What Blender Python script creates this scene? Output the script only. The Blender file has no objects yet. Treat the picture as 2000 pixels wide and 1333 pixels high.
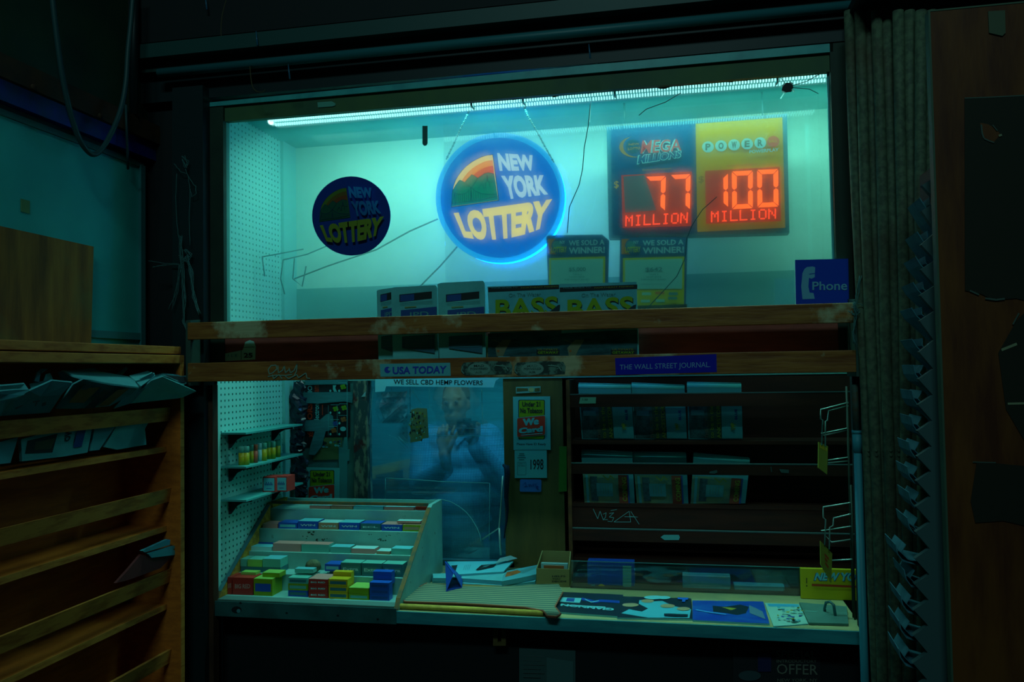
import bpy, bmesh, math, random
from mathutils import Vector, Matrix
random.seed(7)
PI = math.pi
S = bpy.context.scene
COL = S.collection
# ---------------------------------------------------------------- camera
FPX = 1597.0
CX, CY = 1000.0, 666.5
EYE = Vector((0.0, -2.4, 1.6))
AX = Vector((0.98038821, -0.02303963, -0.19572464))
AY = Vector((0.19637782, 0.03068404, 0.98004808))
AZ = Vector((-0.01657432, -0.99926356, 0.03460674))
MW = Matrix((AX, AY, AZ))                      # camera (x right, y down, z forward) -> world
cam_d = bpy.data.cameras.new('view_camera')
cam_d.sensor_width = 36.0
cam_d.lens = 36.0 * FPX / 2000.0
cam_d.clip_start = 0.02
cam = bpy.data.objects.new('view_camera', cam_d)
COL.objects.link(cam)
cx_ = MW @ Vector((1, 0, 0)); cy_ = MW @ Vector((0, -1, 0)); cz_ = MW @ Vector((0, 0, -1))
cam.matrix_world = Matrix(((cx_.x, cy_.x, cz_.x, EYE.x), (cx_.y, cy_.y, cz_.y, EYE.y), (cx_.z, cy_.z, cz_.z, EYE.z), (0, 0, 0, 1)))
S.camera = cam
# ---------------------------------------------------------------- world, exposure, large lights
w = bpy.data.worlds.new('night'); S.world = w; w.use_nodes = True
w.node_tree.nodes['Background'].inputs[0].default_value = (0.30, 0.75, 0.82, 1)
w.node_tree.nodes['Background'].inputs[1].default_value = 0.006
S.view_settings.view_transform = 'Standard'
S.view_settings.look = 'None'
S.view_settings.exposure = 0.0
S.view_settings.gamma = 1.0
S.view_settings.use_curve_mapping = False
S.cycles.use_denoising = True
S.cycles.max_bounces = 10
S.cycles.transparent_max_bounces = 24
S.cycles.sample_clamp_indirect = 6.0
S.cycles.caustics_reflective = False
S.cycles.caustics_refractive = False

def area(name, loc, aim, sx, sy, power, col, spread=180):
    l = bpy.data.lights.new(name, 'AREA'); l.shape = 'RECTANGLE'; l.size = sx; l.size_y = sy
    l.energy = power; l.color = col; l.spread = math.radians(spread)
    o = bpy.data.objects.new(name, l); COL.objects.link(o); o.location = loc
    o.rotation_euler = (Vector(aim) - Vector(loc)).to_track_quat('-Z', 'Y').to_euler()
    return o
# fluorescent light of the passage behind the viewer, high up
area('passage_light', (-0.2, -4.3, 4.85), (-0.5, 0.0, 1.3), 1.6, 0.4, 37, (0.50, 1.0, 0.98))
# lamp of the back room behind the cashier window
area('back_room_light', (-0.7, 0.95, 2.45), (-1.1, 1.9, 1.0), 0.9, 0.3, 15, (0.16, 0.80, 1.0))

# ---------------------------------------------------------------- unprojection onto real planes
def ray(px, py):
    return MW @ Vector((px - CX, py - CY, FPX))
def P(px, py, Y):
    d = ray(px, py); return EYE + d * ((Y - EYE.y) / d.y)
def PX(px, py, X):
    d = ray(px, py); return EYE + d * ((X - EYE.x) / d.x)
def PZ(px, py, Z):
    d = ray(px, py); return EYE + d * ((Z - EYE.z) / d.z)
def scale_at(Y): return (Y - EYE.y) / FPX     # metres per photo pixel on the plane y = Y (roughly)

# ---------------------------------------------------------------- materials
def _rgb(c): return (c[0], c[1], c[2], 1.0)
class NT:
    def __init__(s, name):
        s.m = bpy.data.materials.new(name); s.m.use_nodes = True
        s.t = s.m.node_tree; s.t.nodes.clear()
        s.out = s.n('ShaderNodeOutputMaterial')
    def n(s, t, **k):
        x = s.t.nodes.new(t)
        for a, b in k.items(): setattr(x, a, b)
        return x
    def l(s, a, b): s.t.links.new(a, b)
    def noise(s, scale, detail=4, rough=.6, stretch=None):
        tc = s.n('ShaderNodeTexCoord'); mp = s.n('ShaderNodeMapping')
        if stretch: mp.inputs['Scale'].default_value = stretch
        nz = s.n('ShaderNodeTexNoise'); nz.inputs['Scale'].default_value = scale
        nz.inputs['Detail'].default_value = detail; nz.inputs['Roughness'].default_value = rough
        s.l(tc.outputs['Object'], mp.inputs['Vector']); s.l(mp.outputs['Vector'], nz.inputs['Vector'])
        return nz
    def ramp(s, src, stops):
        r = s.n('ShaderNodeValToRGB')
        while len(r.color_ramp.elements) < len(stops): r.color_ramp.elements.new(.5)
        for e, (p, c) in zip(r.color_ramp.elements, stops): e.position = p; e.color = _rgb(c)
        s.l(src, r.inputs[0]); return r

def mat(name, col, rough=.65, metal=0, col2=None, ns=18, lo=.4, hi=.65, stretch=None, bump=0, trans=0, spec=.3, col3=None, ns3=3, lo3=.5, hi3=.7, alpha=1):
    t = NT(name); b = t.n('ShaderNodeBsdfPrincipled')
    b.inputs['Base Color'].default_value = _rgb(col)
    b.inputs['Roughness'].default_value = rough; b.inputs['Metallic'].default_value = metal
    b.inputs['Specular IOR Level'].default_value = spec
    csock = None
    if col2:
        nz = t.noise(ns, stretch=stretch)
        r = t.ramp(nz.outputs['Fac'], [(lo, col), (hi, col2)]); csock = r.outputs['Color']
        if bump:
            bp = t.n('ShaderNodeBump'); bp.inputs['Strength'].default_value = bump; bp.inputs['Distance'].default_value = .01
            t.l(nz.outputs['Fac'], bp.inputs['Height']); t.l(bp.outputs['Normal'], b.inputs['Normal'])
    if col3:
        n3 = t.noise(ns3, detail=6); f = t.n('ShaderNodeMapRange'); f.inputs['From Min'].default_value = lo3; f.inputs['From Max'].default_value = hi3
        t.l(n3.outputs['Fac'], f.inputs['Value'])
        mx = t.n('ShaderNodeMix', data_type='RGBA'); t.l(f.outputs[0], mx.inputs[0])
        if csock: t.l(csock, mx.inputs[6])
        else: mx.inputs[6].default_value = _rgb(col)
        mx.inputs[7].default_value = _rgb(col3); csock = mx.outputs[2]
    if csock: t.l(csock, b.inputs['Base Color'])
    last = b.outputs[0]
    if trans:
        tr = t.n('ShaderNodeBsdfTranslucent'); tr.inputs[0].default_value = _rgb(col)
        if csock: t.l(csock, tr.inputs[0])
        mx = t.n('ShaderNodeMixShader'); mx.inputs[0].default_value = trans
        t.l(last, mx.inputs[1]); t.l(tr.outputs[0], mx.inputs[2]); last = mx.outputs[0]
    t.l(last, t.out.inputs[0])
    return t.m

def emit(name, col, strength, light=True, base=(0, 0, 0)):
    t = NT(name); b = t.n('ShaderNodeBsdfPrincipled'); b.inputs['Base Color'].default_value = _rgb(base)
    b.inputs['Emission Color'].default_value = _rgb(col); b.inputs['Emission Strength'].default_value = strength
    b.inputs['Roughness'].default_value = .5; b.inputs['Specular IOR Level'].default_value = .1
    t.l(b.outputs[0], t.out.inputs[0])
    if not light: t.m.cycles.emission_sampling = 'NONE'
    return t.m

def glass(name, dust=.05, halo=.0, halo_rough=.25, mirror=.06, dustcol=(.25, .85, .8), tint=(1, 1, 1), streak=None, rough=.0):
    """clear pane: see-through, weakly mirroring, with a film of dust; halo is a share of rough refraction that blurs the view and imitates lens glow"""
    t = NT(name)
    tp = t.n('ShaderNodeBsdfTransparent'); tp.inputs[0].default_value = _rgb(tint); last = tp.outputs[0]
    if halo:
        rf = t.n('ShaderNodeBsdfRefraction'); rf.inputs['IOR'].default_value = 1.18; rf.inputs['Roughness'].default_value = halo_rough
        rf.inputs[0].default_value = _rgb(tint)
        mx = t.n('ShaderNodeMixShader'); mx.inputs[0].default_value = halo
        t.l(last, mx.inputs[1]); t.l(rf.outputs[0], mx.inputs[2]); last = mx.outputs[0]
    if mirror:
        gl = t.n('ShaderNodeBsdfGlossy'); gl.inputs['Roughness'].default_value = rough; gl.inputs[0].default_value = (.9, .95, .95, 1)
        mx = t.n('ShaderNodeMixShader'); mx.inputs[0].default_value = mirror
        t.l(last, mx.inputs[1]); t.l(gl.outputs[0], mx.inputs[2]); last = mx.outputs[0]
    if dust:
        tr = t.n('ShaderNodeBsdfTranslucent'); tr.inputs[0].default_value = _rgb(dustcol)
        df = t.n('ShaderNodeBsdfDiffuse'); df.inputs[0].default_value = _rgb(dustcol)
        m0 = t.n('ShaderNodeMixShader'); m0.inputs[0].default_value = .5
        t.l(tr.outputs[0], m0.inputs[1]); t.l(df.outputs[0], m0.inputs[2])
        mx = t.n('ShaderNodeMixShader'); mx.inputs[0].default_value = dust
        nz = t.noise(*(streak or (5,))[:1], detail=6, stretch=(streak[1] if streak else None))
        mr = t.n('ShaderNodeMapRange'); mr.inputs['From Min'].default_value = .3; mr.inputs['From Max'].default_value = .75
        mr.inputs['To Min'].default_value = dust * .35; mr.inputs['To Max'].default_value = dust * 1.9
        t.l(nz.outputs['Fac'], mr.inputs['Value']); t.l(mr.outputs[0], mx.inputs[0])
        t.l(last, mx.inputs[1]); t.l(m0.outputs[0], mx.inputs[2]); last = mx.outputs[0]
    t.l(last, t.out.inputs[0])
    return t.m

def pegboard(name, board, hole, sy, sz, r):
    t = NT(name); b = t.n('ShaderNodeBsdfPrincipled'); b.inputs['Roughness'].default_value = .7; b.inputs['Specular IOR Level'].default_value = .2
    tc = t.n('ShaderNodeTexCoord'); sp = t.n('ShaderNodeSeparateXYZ'); t.l(tc.outputs['Object'], sp.inputs[0])
    def cell(sock, s):
        a = t.n('ShaderNodeMath', operation='DIVIDE'); a.inputs[1].default_value = s; t.l(sock, a.inputs[0])
        f = t.n('ShaderNodeMath', operation='FRACT'); t.l(a.outputs[0], f.inputs[0])
        d = t.n('ShaderNodeMath', operation='SUBTRACT'); d.inputs[1].default_value = .5; t.l(f.outputs[0], d.inputs[0])
        m = t.n('ShaderNodeMath', operation='MULTIPLY'); m.inputs[1].default_value = s; t.l(d.outputs[0], m.inputs[0])
        q = t.n('ShaderNodeMath', operation='POWER'); q.inputs[1].default_value = 2; t.l(m.outputs[0], q.inputs[0]); return q
    s = t.n('ShaderNodeMath', operation='ADD'); t.l(cell(sp.outputs['Y'], sy).outputs[0], s.inputs[0]); t.l(cell(sp.outputs['Z'], sz).outputs[0], s.inputs[1])
    c = t.n('ShaderNodeMath', operation='LESS_THAN'); c.inputs[1].default_value = r * r; t.l(s.outputs[0], c.inputs[0])
    mx = t.n('ShaderNodeMix', data_type='RGBA'); mx.inputs[6].default_value = _rgb(board); mx.inputs[7].default_value = _rgb(hole)
    t.l(c.outputs[0], mx.inputs[0]); t.l(mx.outputs[2], b.inputs['Base Color']); t.l(b.outputs[0], t.out.inputs[0])
    return t.m

def stripes(name, c1, c2, scale, axis='Y', rough=.9):
    t = NT(name); b = t.n('ShaderNodeBsdfPrincipled'); b.inputs['Roughness'].default_value = rough; b.inputs['Specular IOR Level'].default_value = .1
    tc = t.n('ShaderNodeTexCoord'); wv = t.n('ShaderNodeTexWave', wave_type='BANDS', bands_direction=axis)
    wv.inputs['Scale'].default_value = scale; wv.inputs['Distortion'].default_value = .6; wv.inputs['Detail'].default_value = 2
    t.l(tc.outputs['Object'], wv.inputs['Vector']); r = t.ramp(wv.outputs['Fac'], [(.25, c1), (.7, c2)])
    t.l(r.outputs[0], b.inputs['Base Color']); t.l(b.outputs[0], t.out.inputs[0]); return t.m

def checks(name, c1, c2, scale):
    t = NT(name); b = t.n('ShaderNodeBsdfPrincipled'); b.inputs['Roughness'].default_value = .85
    tc = t.n('ShaderNodeTexCoord'); br = t.n('ShaderNodeTexBrick'); br.offset = 0; br.inputs['Scale'].default_value = scale
    br.inputs['Color1'].default_value = _rgb(c1); br.inputs['Color2'].default_value = _rgb(c1); br.inputs['Mortar'].default_value = _rgb(c2)
    br.inputs['Brick Width'].default_value = .5; br.inputs['Row Height'].default_value = .5; br.inputs['Mortar Size'].default_value = .06
    mp = t.n('ShaderNodeMapping'); mp.inputs['Rotation'].default_value = (PI / 2, 0, 0)
    t.l(tc.outputs['Object'], mp.inputs[0]); t.l(mp.outputs[0], br.inputs['Vector']); t.l(br.outputs['Color'], b.inputs['Base Color'])
    t.l(b.outputs[0], t.out.inputs[0]); return t.m

M = {}
def col(key, c, **k):
    if key not in M: M[key] = mat(key, c, **k)
    return M[key]
WOODRED = mat('worn_red_wood', (.17, .055, .012), rough=.55, col2=(.31, .135, .028), ns=5, lo=.35, hi=.62, stretch=(1.2, 6, 12), bump=.25, col3=(.40, .42, .24), ns3=7, lo3=.56, hi3=.66)
WOODORANGE = mat('orange_stained_wood', (.58, .16, .018), rough=.6, col2=(.42, .11, .014), ns=6, lo=.4, hi=.65, stretch=(4, 1.2, 10), bump=.1)
WOODEDGE = mat('worn_orange_edge', (.62, .25, .045), rough=.6, col2=(.42, .13, .02), ns=9, lo=.45, hi=.65, stretch=(4, 1.5, 8))
PLY = mat('weathered_plywood', (.36, .17, .03), rough=.7, col2=(.13, .055, .014), ns=3.2, lo=.32, hi=.70, stretch=(7, 7, .9), bump=.1, col3=(.16, .17, .06), ns3=3, lo3=.52, hi3=.75)
PLYIN = mat('olive_plywood', (.115, .10, .026), rough=.75, col2=(.08, .075, .022), ns=4, lo=.4, hi=.65, stretch=(5, 5, 1))
DARKRED = mat('dark_red_board', (.26, .07, .05), rough=.75, col2=(.18, .05, .04), ns=8, stretch=(1, 4, 6))
RACKWOOD = mat('dark_brown_rack_wood', (.045, .012, .006), rough=.55, col2=(.025, .008, .005), ns=6, stretch=(1, 5, 8))
DOORWOOD = mat('brown_panel_wood', (.12, .038, .005), rough=.6, col2=(.06, .014, .003), ns=4, lo=.38, hi=.66, stretch=(5, 5, .9), bump=.1)
OSB = mat('chipboard', (.50, .30, .035), rough=.85, col2=(.28, .15, .02), ns=60, lo=.4, hi=.6)
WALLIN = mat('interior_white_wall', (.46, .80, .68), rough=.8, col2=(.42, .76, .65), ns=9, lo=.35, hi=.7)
CEILIN = mat('interior_ceiling', (.025, .40, .40), rough=.8)
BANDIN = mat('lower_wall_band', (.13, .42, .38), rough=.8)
PEG = pegboard('white_pegboard', (.30, .74, .68), (.01, .13, .12), .0235, .0202, .0038)
WHITEPANEL = mat('painted_white_panel', (.03, .50, .48), rough=.6, col2=(.02, .40, .39), ns=3, lo=.4, hi=.7, col3=(.08, .28, .20), ns3=2, lo3=.62, hi3=.8)
BLUEBEAM = mat('blue_painted_beam', (.004, .010, .22), rough=.5, col2=(.003, .02, .11), ns=10)
BROWNBEAM = mat('rusty_brown_beam', (.055, .025, .010), rough=.8, col2=(.02, .015, .01), ns=14)
DARKGREEN = mat('dark_green_panel', (.012, .045, .025), rough=.7, col2=(.008, .03, .02), ns=3)
DARK = mat('dark_painted_metal', (.003, .015, .018), rough=.5)
DARK2 = mat('black_green_frame', (.012, .035, .022), rough=.6, col2=(.006, .022, .016), ns=8)
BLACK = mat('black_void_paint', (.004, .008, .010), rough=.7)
FLASH = mat('pale_metal_flashing', (.05, .40, .40), rough=.4, col2=(.03, .28, .30), ns=8)
HEADER = mat('olive_header_board', (.05, .12, .04), rough=.6, col2=(.03, .085, .045), ns=4)
STEEL = mat('brushed_steel_fascia', (.05, .43, .47), rough=.38, metal=.25, col2=(.03, .30, .36), ns=6, stretch=(1, 6, 6))
PIPE = mat('grey_blue_pipe', (.04, .30, .38), rough=.5)
GATE = mat('speckled_gate_paint', (.10, .15, .09), rough=.65, col2=(.06, .09, .06), ns=70, lo=.4, hi=.6, col3=(.07, .05, .03), ns3=3)
COUNTER = mat('counter_board', (.30, .32, .14), rough=.6, col2=(.22, .27, .14), ns=8)
RACKSIDE = mat('pale_display_board', (.17, .47, .41), rough=.55, col2=(.12, .36, .34), ns=7, col3=(.06, .10, .06), ns3=16, lo3=.66, hi3=.72)
PAPER = mat('newsprint', (.13, .58, .62), rough=.85, col2=(.10, .48, .53), ns=12, trans=.12)
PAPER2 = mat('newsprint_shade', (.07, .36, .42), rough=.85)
PAPERBK = mat('backlit_newsprint', (.30, .62, .62), rough=.85, trans=.35)
WHITE = mat('white_card', (.32, .72, .70), rough=.6)
INK = mat('black_ink', (.008, .018, .022), rough=.6)
CLOTHBAG = mat('black_plastic_bag', (.006, .015, .03), rough=.22, spec=.6)
WIRE = mat('pale_wire', (.25, .45, .40), rough=.4, metal=.5)
TWINE = mat('grey_twine', (.05, .15, .15), rough=.9)
CABLE = mat('black_cable', (.012, .055, .06), rough=.5)
MAT_RUG = stripes('striped_rug', (.05, .12, .10), (.20, .25, .15), 15, 'Y')
RUGEDGE = mat('rust_rug_edging', (.24, .085, .045), rough=.9)
FOAM = mat('yellow_foam', (.50, .38, .06), rough=.95, col2=(.38, .28, .05), ns=30)
TAPE = mat('grey_duct_tape', (.045, .21, .23), rough=.35, col2=(.03, .15, .17), ns=14, stretch=(1, 1, 6))
GRIME = mat('peeling_grimy_post', (.02, .06, .06), rough=.8, col2=(.20, .24, .16), ns=26, lo=.52, hi=.62, stretch=(1.5, 1, .5), col3=(.08, .02, .02), ns3=12, lo3=.58, hi3=.64)
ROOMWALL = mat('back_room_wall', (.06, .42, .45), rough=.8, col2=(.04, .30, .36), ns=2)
GLASS1 = glass('dusty_front_glass', dust=.03, halo=.22, halo_rough=.5, mirror=.02)  # halo imitates the soft lens glow around the lit signs
GLASS2 = glass('inner_sliding_glass', dust=.010, mirror=.11)
GLASS3 = glass('scratched_clear_plastic', dust=.15, halo=.30, halo_rough=.18, mirror=.03, dustcol=(.06, .50, .62), streak=(4, (.6, 1, 9)))
ACRYL = glass('clear_acrylic_sheet', dust=.05, mirror=.05, dustcol=(.10, .60, .62))
ACRYLEDGE = mat('polished_acrylic_edge', (.20, .62, .62), rough=.25, trans=.4)

# ---------------------------------------------------------------- text (built-in font, turned into triangles)
_tc = {}
def text_tris(s, bold=0.0, res=3):
    k = (s, bold, res)
    if k in _tc: return _tc[k]
    cu = bpy.data.curves.new('lettering_source', 'FONT'); cu.body = s; cu.size = 1; cu.resolution_u = res; cu.offset = bold
    o = bpy.data.objects.new('lettering_source', cu)
    me = o.to_mesh()
    vs = [(v.co.x, v.co.y) for v in me.vertices]; fs = [tuple(p.vertices) for p in me.polygons]
    o.to_mesh_clear(); bpy.data.objects.remove(o); bpy.data.curves.remove(cu)
    if vs:
        x0 = min(v[0] for v in vs); x1 = max(v[0] for v in vs); y0 = min(v[1] for v in vs); y1 = max(v[1] for v in vs)
        vs = [((x - x0) / max(1e-6, x1 - x0), (y - y0) / max(1e-6, y1 - y0)) for x, y in vs]
    _tc[k] = (vs, fs); return _tc[k]

# ---------------------------------------------------------------- mesh builder
class MB:
    def __init__(s): s.v = []; s.f = []; s.m = []; s.mats = []; s.sm = []
    def mi(s, m):
        if m not in s.mats: s.mats.append(m)
        return s.mats.index(m)
    def face(s, pts, m, smooth=False):
        i = len(s.v); s.v += [Vector(p) for p in pts]; s.f.append(tuple(range(i, i + len(pts)))); s.m.append(s.mi(m)); s.sm.append(smooth)
    def mesh(s, vs, fs, m, smooth=False):
        i = len(s.v); s.v += [Vector(p) for p in vs]
        k = s.mi(m)
        for f in fs: s.f.append(tuple(i + j for j in f)); s.m.append(k); s.sm.append(smooth)
    def box(s, a, b, m, bev=0.0):
        x0, y0, z0 = (min(a[i], b[i]) for i in range(3)); x1, y1, z1 = (max(a[i], b[i]) for i in range(3))
        if bev <= 0 or min(x1 - x0, y1 - y0, z1 - z0) < 2.2 * bev:
            vs = [(x0, y0, z0), (x1, y0, z0), (x1, y1, z0), (x0, y1, z0), (x0, y0, z1), (x1, y0, z1), (x1, y1, z1), (x0, y1, z1)]
            s.mesh(vs, [(3, 2, 1, 0), (4, 5, 6, 7), (0, 1, 5, 4), (1, 2, 6, 5), (2, 3, 7, 6), (3, 0, 4, 7)], m); return
        bm = bmesh.new(); bmesh.ops.create_cube(bm, size=1)
        for v in bm.verts: v.co = Vector((x0 + (v.co.x + .5) * (x1 - x0), y0 + (v.co.y + .5) * (y1 - y0), z0 + (v.co.z + .5) * (z1 - z0)))
        bmesh.ops.bevel(bm, geom=bm.edges[:], offset=bev, segments=2, affect='EDGES', profile=.5)
        bm.verts.index_update()
        s.mesh([v.co.copy() for v in bm.verts], [tuple(v.index for v in f.verts) for f in bm.faces], m, False); bm.free()
    def obox(s, o, u, v, n, m):
        """box from corner o spanned by three vectors"""
        o, u, v, n = map(Vector, (o, u, v, n))
        vs = [o, o + u, o + u + v, o + v, o + n, o + u + n, o + u + v + n, o + v + n]
        s.mesh(vs, [(3, 2, 1, 0), (4, 5, 6, 7), (0, 1, 5, 4), (1, 2, 6, 5), (2, 3, 7, 6), (3, 0, 4, 7)], m)
    def prism(s, pts, d, m, mside=None):
        """polygon extruded by the vector d"""
        n = len(pts); d = Vector(d); a = [Vector(p) for p in pts]; b = [p + d for p in a]
        s.face(a, m); s.face(b[::-1], m)
        for i in range(n):
            j = (i + 1) % n; s.face([a[i], a[j], b[j], b[i]], mside or m)
    def tube(s, path, r, m, seg=8, caps=True, flat=1.0):
        path = [Vector(p) for p in path]; n = len(path); rings = []
        rr = r if isinstance(r, (list, tuple)) else [r] * n
        up = None
        for i, p in enumerate(path):
            t = (path[min(n - 1, i + 1)] - path[max(0, i - 1)]).normalized()
            if up is None:
                up = Vector((0, 0, 1)) if abs(t.z) < .9 else Vector((0, 1, 0))
            a = t.cross(up).normalized(); b = a.cross(t).normalized(); up = b
            rings.append([p + a * (rr[i] * math.cos(2 * PI * k / seg)) + b * (rr[i] * flat * math.sin(2 * PI * k / seg)) for k in range(seg)])
        vs = [q for g in rings for q in g]; fs = []
        for i in range(n - 1):
            for k in range(seg):
                fs.append((i * seg + k, i * seg + (k + 1) % seg, (i + 1) * seg + (k + 1) % seg, (i + 1) * seg + k))
        if caps: fs.append(tuple(range(seg))[::-1]); fs.append(tuple((n - 1) * seg + k for k in range(seg)))
        s.mesh(vs, fs, m, True)
    def lathe(s, c, prof, m, seg=20, axis='z'):
        c = Vector(c); vs = []; fs = []
        for r, h in prof:
            for k in range(seg):
                a = 2 * PI * k / seg
                vs.append(c + (Vector((r * math.cos(a), r * math.sin(a), h)) if axis == 'z' else Vector((r * math.cos(a), h, r * math.sin(a)))))
        for i in range(len(prof) - 1):
            for k in range(seg):
                fs.append((i * seg + k, i * seg + (k + 1) % seg, (i + 1) * seg + (k + 1) % seg, (i + 1) * seg + k))
        fs.append(tuple(range(seg))[::-1]); fs.append(tuple((len(prof) - 1) * seg + k for k in range(seg)))
        s.mesh(vs, fs, m, True)
    def ball(s, c, r, m, seg=14, rings=9):
        c = Vector(c); r = Vector(r) if hasattr(r, '__len__') else Vector((r, r, r)); vs = []; fs = []
        for i in range(rings + 1):
            th = PI * i / rings
            for k in range(seg):
                a = 2 * PI * k / seg
                vs.append(c + Vector((r.x * math.sin(th) * math.cos(a), r.y * math.sin(th) * math.sin(a), r.z * math.cos(th))))
        for i in range(rings):
            for k in range(seg):
                fs.append(((i + 1) * seg + k, (i + 1) * seg + (k + 1) % seg, i * seg + (k + 1) % seg, i * seg + k))
        s.mesh(vs, fs, m, True)
    def ribbon(s, path, d, t, m):
        """folded sheet: a path swept along the vector d, with thickness t (path normal side)"""
        path = [Vector(p) for p in path]; d = Vector(d); off = []
        n = len(path)
        for i in range(n):
            tg = (path[min(n - 1, i + 1)] - path[max(0, i - 1)]).normalized()
            off.append(tg.cross(d.normalized()).normalized() * t)
        poly = path + [path[i] + off[i] for i in range(n - 1, -1, -1)]
        N = len(poly); a = poly; b = [p + d for p in poly]
        for i in range(N):
            j = (i + 1) % N; s.face([a[i], a[j], b[j], b[i]], m)
        for i in range(n - 1):
            q = [path[i], path[i + 1], path[i + 1] + off[i + 1], path[i] + off[i]]
            s.face(q, m); s.face([x + d for x in q[::-1]], m)
    def build(s, name, parent=None, loc=None):
        me = bpy.data.meshes.new(name)
        if parent is not None:
            base = world_loc(parent)
        else:
            xs = [v.x for v in s.v]; ys = [v.y for v in s.v]; zs = [v.z for v in s.v]
            base = Vector(loc) if loc is not None else Vector(((min(xs) + max(xs)) / 2, (min(ys) + max(ys)) / 2, min(zs)))
        me.from_pydata([v - base for v in s.v], [], s.f)
        for m in s.mats: me.materials.append(m)
        me.polygons.foreach_set('material_index', s.m); me.polygons.foreach_set('use_smooth', s.sm)
        bm = bmesh.new(); bm.from_mesh(me); bmesh.ops.recalc_face_normals(bm, faces=bm.faces[:]); bm.to_mesh(me); bm.free()
        me.update()
        o = bpy.data.objects.new(name, me); COL.objects.link(o)
        if parent is not None: o.parent = parent
        else: o.location = base
        return o

def world_loc(o):
    l = Vector(o.location)
    while o.parent: o = o.parent; l = l + Vector(o.location)
    return l
def tag(o, label, cat, group=None):
    o['label'] = label; o['category'] = cat
    if group: o['group'] = group
    return o
def struct(o): o['kind'] = 'structure'; return o
def thing(name, label, cat, loc, group=None):
    o = bpy.data.objects.new(name, None); COL.objects.link(o); o.location = loc; o.empty_display_size = .05
    return tag(o, label, cat, group)

class Pix:
    """draws flat print on a real plane; coordinates are photo pixels (or a crop of it), each piece a hair above the last"""
    def __init__(s, mb, plane, val, ox=0, oy=0, sc=1.0, step=.0006, k=1):
        s.mb, s.plane, s.val, s.ox, s.oy, s.sc, s.step, s.k = mb, plane, val, ox, oy, sc, step, k
    def pt(s, x, y, back=0):
        px, py = s.ox + x / s.sc, s.oy + y / s.sc; o = s.k * s.step - back
        if s.plane == 'y': return P(px, py, s.val) + Vector((0, -o, 0))
        if s.plane == 'x': return PX(px, py, s.val) + Vector((o, 0, 0))
        return PZ(px, py, s.val) + Vector((0, 0, o))
    def poly(s, pts, m): s.mb.face([s.pt(*p) for p in pts], m); s.k += 1
    def rect(s, x0, y0, x1, y1, m): s.poly([(x0, y0), (x1, y0), (x1, y1), (x0, y1)], m)
    def disc(s, cx, cy, rx, ry, m, n=28):
        s.poly([(cx + rx * math.cos(2 * PI * i / n), cy + ry * math.sin(2 * PI * i / n)) for i in range(n)], m)
    def line(s, pts, wd, m):
        for (xa, ya), (xb, yb) in zip(pts, pts[1:]):
            dx, dy = xb - xa, yb - ya; L = math.hypot(dx, dy) or 1; nx, ny = -dy / L * wd / 2, dx / L * wd / 2
            s.mb.face([s.pt(xa + nx, ya + ny), s.pt(xb + nx, yb + ny), s.pt(xb - nx, yb - ny), s.pt(xa - nx, ya - ny)], m)
        s.k += 1
    def text(s, t, tl, tr, br, bl, m, bold=0.0, bulge=0.0, res=3):
        vs, fs = text_tris(t, bold, res); out = []
        for u, v in vs:
            x = (bl[0] * (1 - u) + br[0] * u) * (1 - v) + (tl[0] * (1 - u) + tr[0] * u) * v
            y = (bl[1] * (1 - u) + br[1] * u) * (1 - v) + (tl[1] * (1 - u) + tr[1] * u) * v
            y += bulge * (1 - (2 * u - 1) ** 2) * (1 - v)
            out.append(s.pt(x, y))
        s.mb.mesh(out, fs, m); s.k += 1
    def tbox(s, t, x0, y0, x1, y1, m, bold=0.0, slope=0.0, res=2):
        d = slope * (x1 - x0)
        s.text(t, (x0, y0), (x1, y0 + d), (x1, y1 + d), (x0, y1), m, bold, 0, res)
    def slab(s, pts, t, m, mside=None):
        """solid sheet: front face on the plane, thickness t behind it"""
        a = [s.pt(*p) for p in pts]
        d = {'y': Vector((0, t, 0)), 'x': Vector((-t, 0, 0)), 'z': Vector((0, 0, -t))}[s.plane]
        s.mb.prism(a, d, m, mside); s.k += 1

def card(name, label, cat, pts, Y, t, m, draw=None, group=None, plane='y', mside=None, crop=(0, 0, 1.0), parent=None, step=.0006):
    mb = MB(); c = Pix(mb, plane, Y, *crop, step=step, k=0)
    c.slab(pts, t, m, mside)
    if draw: draw(c)
    o = mb.build(name, parent)
    if parent is None: tag(o, label, cat, group)
    return o
# ================================================================ setting
XL, XR, YB = -1.457, 0.80, 0.56
CEIL = 2.483
ZC = 0.876                                            # counter top
def zpx(px, py, Y): return P(px, py, Y).z
def xpx(px, Y, py=700): return P(px, py, Y).x
def sbox(name, a, b, m, bev=0):
    mb = MB(); mb.box(a, b, m, bev); return struct(mb.build(name))
FLOORM = mat('dark_concrete_floor', (.02, .04, .045), rough=.8, col2=(.012, .028, .03), ns=5)
sbox('floor', (-3.5, -5.0, -.05), (3.0, 3.2, 0), FLOORM)
ZL = zpx(850, 742, YB)                                # underside of the upper back wall
sbox('wall_back', (XL - .02, YB, ZL), (XR, YB + .04, CEIL), WALLIN)
sbox('ceiling', (XL - .02, .0, CEIL), (XR, YB + .04, CEIL + .03), CEILIN)
sbox('wall_pegboard', (XL - .012, .012, ZC), (XL, .455, CEIL), PEG)
sbox('trim_corner', (XL - .02, .455, ZC), (XL + .012, YB, CEIL), mat('corner_trim_paint', (.20, .60, .56)))
sbox('wall_right', (XR, 0, 0), (XR + .03, YB + .04, CEIL), WALLIN)
BAND1 = zpx(1000, 528, YB - .02)
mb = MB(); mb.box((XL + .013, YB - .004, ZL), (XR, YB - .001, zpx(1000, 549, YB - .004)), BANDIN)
struct(mb.build('trim_back_band'))
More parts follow.
